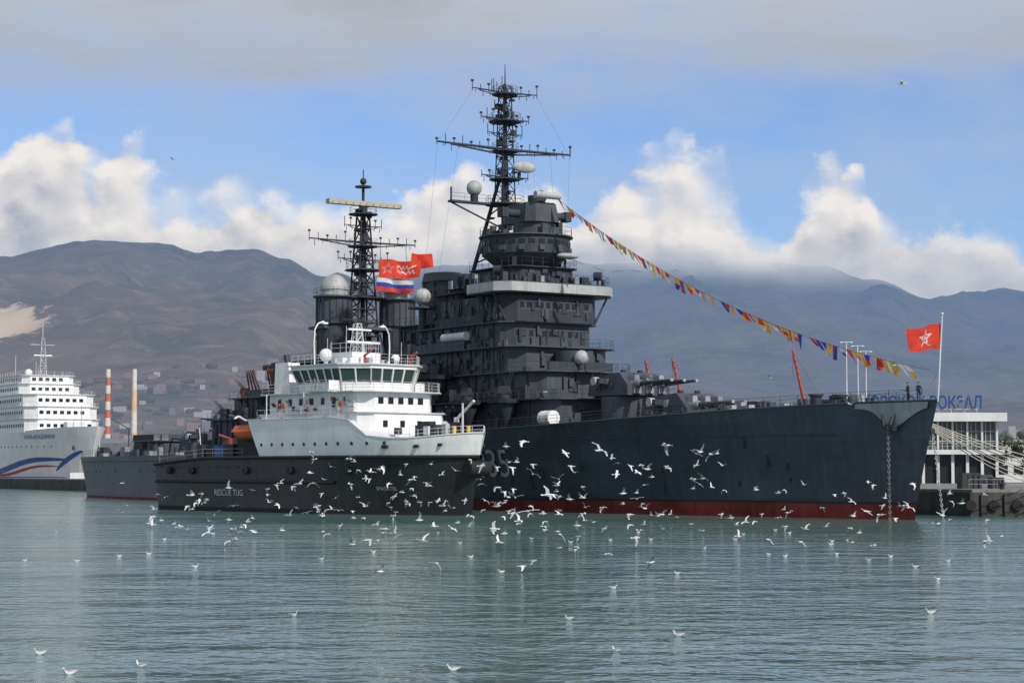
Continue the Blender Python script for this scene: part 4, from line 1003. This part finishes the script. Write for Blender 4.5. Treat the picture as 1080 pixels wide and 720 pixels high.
# ================================================================== SEAGULLS
def gull(mb,pos,hd,bank,f1,f2,sc=1.0):
    M=Matrix.Translation(pos)@Matrix.Rotation(hd,4,'Z')@Matrix.Rotation(bank,4,'X')@Matrix.Scale(sc,4)
    T=lambda p:M@Vector(p)
    rings=[(-.2,.012,0),(-.12,.04,0),(-.02,.062,-.005),(.08,.058,0),(.14,.038,.012),(.175,.036,.02),(.21,.022,.018),(.225,.008,.014)]
    V=[];F=[];n=6
    for x,r,z in rings:
        for k in range(n): t=2*math.pi*k/n; V.append(T((x,r*math.cos(t),z+r*.9*math.sin(t))))
    for i in range(len(rings)-1):
        for k in range(n): F.append((i*n+k,i*n+(k+1)%n,(i+1)*n+(k+1)%n,(i+1)*n+k))
    mb.add(V,F,g_white,True)
    mb.add([T((.222,.008,.02)),T((.222,-.008,.02)),T((.27,0,.006)),T((.222,0,.004))],[(0,1,2),(0,2,3),(1,3,2)],g_beak)
    mb.add([T((-.15,-.025,0)),T((-.15,.025,0)),T((-.29,.055,0)),T((-.3,0,0)),T((-.29,-.055,0))],[(0,1,2,3,4)],g_white)
    wm=g_grey if R()<.55 else g_white
    for s in(-1,1):
        def wp(d,l,z0=.025):
            if d<.24: return (d,z0+d*math.sin(f1))
            return (.24*1+(d-.24)*math.cos(f2),z0+.24*math.sin(f1)+(d-.24)*math.sin(f2))
        sec=[(.03,.09,-.07),(.13,.10,-.06),(.24,.12,-.03),(.34,.09,-.04),(.43,.04,-.05),(.5,-.01,-.06),(.56,-.06,-.075)]
        P=[]
        for d,le,te in sec:
            yy,zz_=wp(d,0); P.append((T((le,s*yy,zz_+.006)),T(((le+te)/2,s*yy,zz_+.014)),T((te,s*yy,zz_-.004))))
        for i in range(len(P)-1):
            q=[P[i][0],P[i+1][0],P[i+1][1],P[i][1],P[i+1][2],P[i][2]]
            mm_=g_blk if i>=5 else (wm if i<4 else g_white)
            mb.add(q,[(0,1,2,3),(3,2,4,5)],mm_,True)
rs=random.Random(5); mb=MB(); cnt=0
while cnt<310:
    y=84+108*rs.random()**.75; u=rs.gauss(-.02,.11) if rs.random()<.65 else rs.uniform(-.25,.25); x=u*y
    zmax=5.8 if abs(u)<.12 else 3.6
    z=.3+zmax*rs.random()**1.6
    if y>175 and x>20: continue
    if x<-.2*y: continue
    hd=rs.choice((rs.uniform(-.8,.8),rs.uniform(2.3,4),rs.uniform(0,6.28)))
    f1=rs.uniform(-.5,.9); gull(mb,(x,y,z),hd,rs.uniform(-.7,.7),f1,f1-rs.uniform(.1,.9),rs.uniform(.75,1.1)); cnt+=1
for x,y,z in((17,85,21.5),(-26,150,28.5),(36,170,15.5),(32,165,13.5),(24,140,9.4),(21,160,12.2),(40,175,11)): gull(mb,(x,y,z),rs.uniform(2.5,3.7),rs.uniform(-.4,.4),.5,.0,.85)
mb.build('seagull_flock')
mb=MB()
def floatgull(mb,x,y,hd,sc=.72):
    M=Matrix.Translation((x,y,-.01))@Matrix.Rotation(hd,4,'Z')@Matrix.Scale(sc,4); T=lambda p:M@Vector(p)
    rings=[(-.24,.01,.12),(-.17,.035,.10),(-.08,.07,.07),(.02,.085,.05),(.10,.07,.06),(.15,.045,.11),(.165,.038,.17),(.18,.036,.2),(.215,.02,.195),(.225,.006,.19)]
    V=[];F=[];n=8
    for xx,r,z in rings:
        for k in range(n): t=2*math.pi*k/n; V.append(T((xx,r*math.cos(t),z+r*math.sin(t))))
    for i in range(len(rings)-1):
        for k in range(n): F.append((i*n+k,i*n+(k+1)%n,(i+1)*n+(k+1)%n,(i+1)*n+k))
    mb.add(V,F,g_white,True)
    for s in(-1,1): mb.add([T((.1,s*.065,.10)),T((0,s*.088,.11)),T((-.12,s*.06,.13)),T((-.3,s*.01,.15)),T((-.1,s*.02,.152)),T((.06,s*.03,.135))],[(0,1,2,3,4,5)],g_grey)
    mb.add([T((-.22,.02,.135)),T((-.22,-.02,.135)),T((-.34,0,.16))],[(0,1,2)],g_blk)
    mb.add([T((.218,.008,.2)),T((.218,-.008,.2)),T((.265,0,.185)),T((.218,0,.184))],[(0,1,2),(0,2,3),(1,3,2)],g_beak)
for k in range(50):
    y=46+115*rs.random()**1.15; x=rs.uniform(-.27,.27)*y; floatgull(mb,x,y,rs.choice((rs.uniform(-.7,.7),rs.uniform(2.5,3.8))),rs.uniform(.6,.8))
mb.build('floating_gulls')

# ================================================================== WORLD / SKY
w=bpy.data.worlds.new('World'); scene.world=w; w.use_nodes=True; nt=w.node_tree; nt.nodes.clear()
SE=math.radians(38); srot=math.radians(140)
sky=nt.nodes.new('ShaderNodeTexSky'); sky.sky_type='NISHITA'; sky.sun_disc=False; sky.sun_elevation=SE; sky.sun_rotation=srot
sky.air_density=1.0; sky.dust_density=.8; sky.ozone_density=2.2
tcn=nt.nodes.new('ShaderNodeTexCoord'); sp=nt.nodes.new('ShaderNodeSeparateXYZ'); nt.links.new(tcn.outputs['Generated'],sp.inputs[0])
u=Mt(nt,'ARCTAN2',sp.outputs[0],sp.outputs[1]); v=Mt(nt,'ARCSINE',sp.outputs[2])
cb=nt.nodes.new('ShaderNodeCombineXYZ'); nt.links.new(u,cb.inputs[0]); nt.links.new(v,cb.inputs[1]); uv=cb.outputs[0]
tab=[(-80,170),(0,165),(30,130),(72,132),(98,168),(140,158),(178,190),(240,192),(310,202),(400,202),(480,182),(560,182),(610,214),(640,200),(662,168),(718,152),(762,162),(795,218),(830,226),(852,178),(882,162),(908,184),(928,238),(1000,242),(1050,236),(1078,264),(1160,250)]
crn=nt.nodes.new('ShaderNodeValToRGB'); el=crn.color_ramp; el.interpolation='EASE'
while len(el.elements)>1: el.elements.remove(el.elements[-1])
first=True
for px,py in tab:
    pos=(g_(px)+.32)/.64; val=e_(py)*4
    if first: e0=el.elements[0]; e0.position=pos; first=False
    else: e0=el.elements.new(pos)
    e0.color=(val,val,val,1)
nt.links.new(mrange(nt,u,-.32,.32),crn.inputs[0])
top=Mt(nt,'DIVIDE',crn.outputs[0],4.0)
def cloudfield(ox,oy):
    f=noi(nt,uv,30,6,.58,(1.3+ox,.4+oy,0),(1,1.25,1))
    mp=nt.nodes.new('ShaderNodeMapping'); mp.inputs['Location'].default_value=(ox,oy,0); mp.inputs['Scale'].default_value=(1,1.2,1); nt.links.new(uv,mp.inputs[0])
    ad=nt.nodes.new('ShaderNodeVectorMath'); ad.operation='ADD'; nt.links.new(mp.outputs[0],ad.inputs[0])
    cc_=nt.nodes.new('ShaderNodeCombineXYZ'); nt.links.new(Mt(nt,'MULTIPLY',f,.035),cc_.inputs[0]); nt.links.new(Mt(nt,'MULTIPLY',f,-.03),cc_.inputs[1]); nt.links.new(cc_.outputs[0],ad.inputs[1])
    vr=nt.nodes.new('ShaderNodeTexVoronoi'); vr.feature='SMOOTH_F1'; vr.voronoi_dimensions='2D'; vr.inputs['Scale'].default_value=42; vr.inputs['Smoothness'].default_value=.35
    nt.links.new(ad.outputs[0],vr.inputs['Vector'])
    pf=mrange(nt,vr.outputs['Distance'],0,.8,.72,.30)
    return Mt(nt,'ADD',Mt(nt,'MULTIPLY',f,.55),Mt(nt,'MULTIPLY',pf,.45))
nA=cloudfield(0,0); nB=cloudfield(.005,.010)
nS=noi(nt,uv,12,3,.5,(4.1,2,0),(1,1.6,1))
d=Mt(nt,'SUBTRACT',Mt(nt,'ADD',top,Mt(nt,'MULTIPLY',Mt(nt,'SUBTRACT',nA,.52),.095)),v)
soft=mrange(nt,nS,.4,.65,.008,.03)
a1=Mt(nt,'DIVIDE',Mt(nt,'ADD',d,.002),soft,cl=True); a1=mrange(nt,a1,0,1,0,1,True)
lit=Mt(nt,'ADD',.62,Mt(nt,'MULTIPLY',Mt(nt,'SUBTRACT',nA,nB),2.9)); 
lit=Mt(nt,'ADD',lit,mrange(nt,d,0,.06,.36,-.32)); lit=Mt(nt,'ADD',lit,mrange(nt,nS,.35,.65,-.15,.15),cl=True)
K=10.0
def k3(c): return tuple(x*K for x in c)
cc=mixc(nt,lit,k3((.40,.435,.52)),k3((.86,.825,.80)))
cc=mixc(nt,mrange(nt,v,.125,.09,0,.65,True),cc,k3((.44,.49,.58)))
nC=noi(nt,uv,6,5,.55,(2,7,0),(1,3.0,1)); 
a2=mrange(nt,Mt(nt,'ADD',v,Mt(nt,'MULTIPLY',Mt(nt,'SUBTRACT',nC,.5),.14)),.176,.236,0,.95,True)
a2=Mt(nt,'MULTIPLY',a2,mrange(nt,v,.45,.9,1,.6))
c2=mixc(nt,mrange(nt,nC,.33,.66),k3((.56,.59,.65)),k3((.42,.44,.485)))
skc=mixc(nt,1.0,sky.outputs[0],(.86,1.04,1.38),'MULTIPLY')
nV=noi(nt,uv,9,4,.6,(8,1,0),(1,2.5,1)); skc=mixc(nt,mrange(nt,nV,.35,.72,.08,.55),skc,k3((.45,.53,.66)))
col=mixc(nt,a2,skc,c2); col=mixc(nt,a1,col,cc)
bg=nt.nodes.new('ShaderNodeBackground'); bg.inputs[1].default_value=.1; nt.links.new(col,bg.inputs[0])
ow=nt.nodes.new('ShaderNodeOutputWorld'); nt.links.new(bg.outputs[0],ow.inputs[0])
try:
    w.cycles.sampling_method='MANUAL'; w.cycles.sample_map_resolution=256
except Exception as ex: print(ex)
sl=bpy.data.lights.new('sun','SUN'); sl.energy=3.6; sl.angle=math.radians(.6); sl.color=(1,.95,.88)
so=bpy.data.objects.new('sun',sl); scene.collection.objects.link(so)
sd=Vector((math.sin(srot)*math.cos(SE),math.cos(srot)*math.cos(SE),math.sin(SE)))
so.rotation_euler=sd.to_track_quat('Z','Y').to_euler(); so.location=(100,-100,200)
cd=bpy.data.cameras.new('camera'); cd.sensor_width=36; cd.lens=2080/1080*36; cd.clip_end=30000; cd.clip_start=.5
co=bpy.data.objects.new('camera',cd); scene.collection.objects.link(co); co.location=(0,0,4.7); co.rotation_euler=(math.radians(90)+math.atan(136/2080),0,0)
scene.camera=co
scene.view_settings.view_transform='Standard'; scene.view_settings.look='None'; scene.view_settings.exposure=0
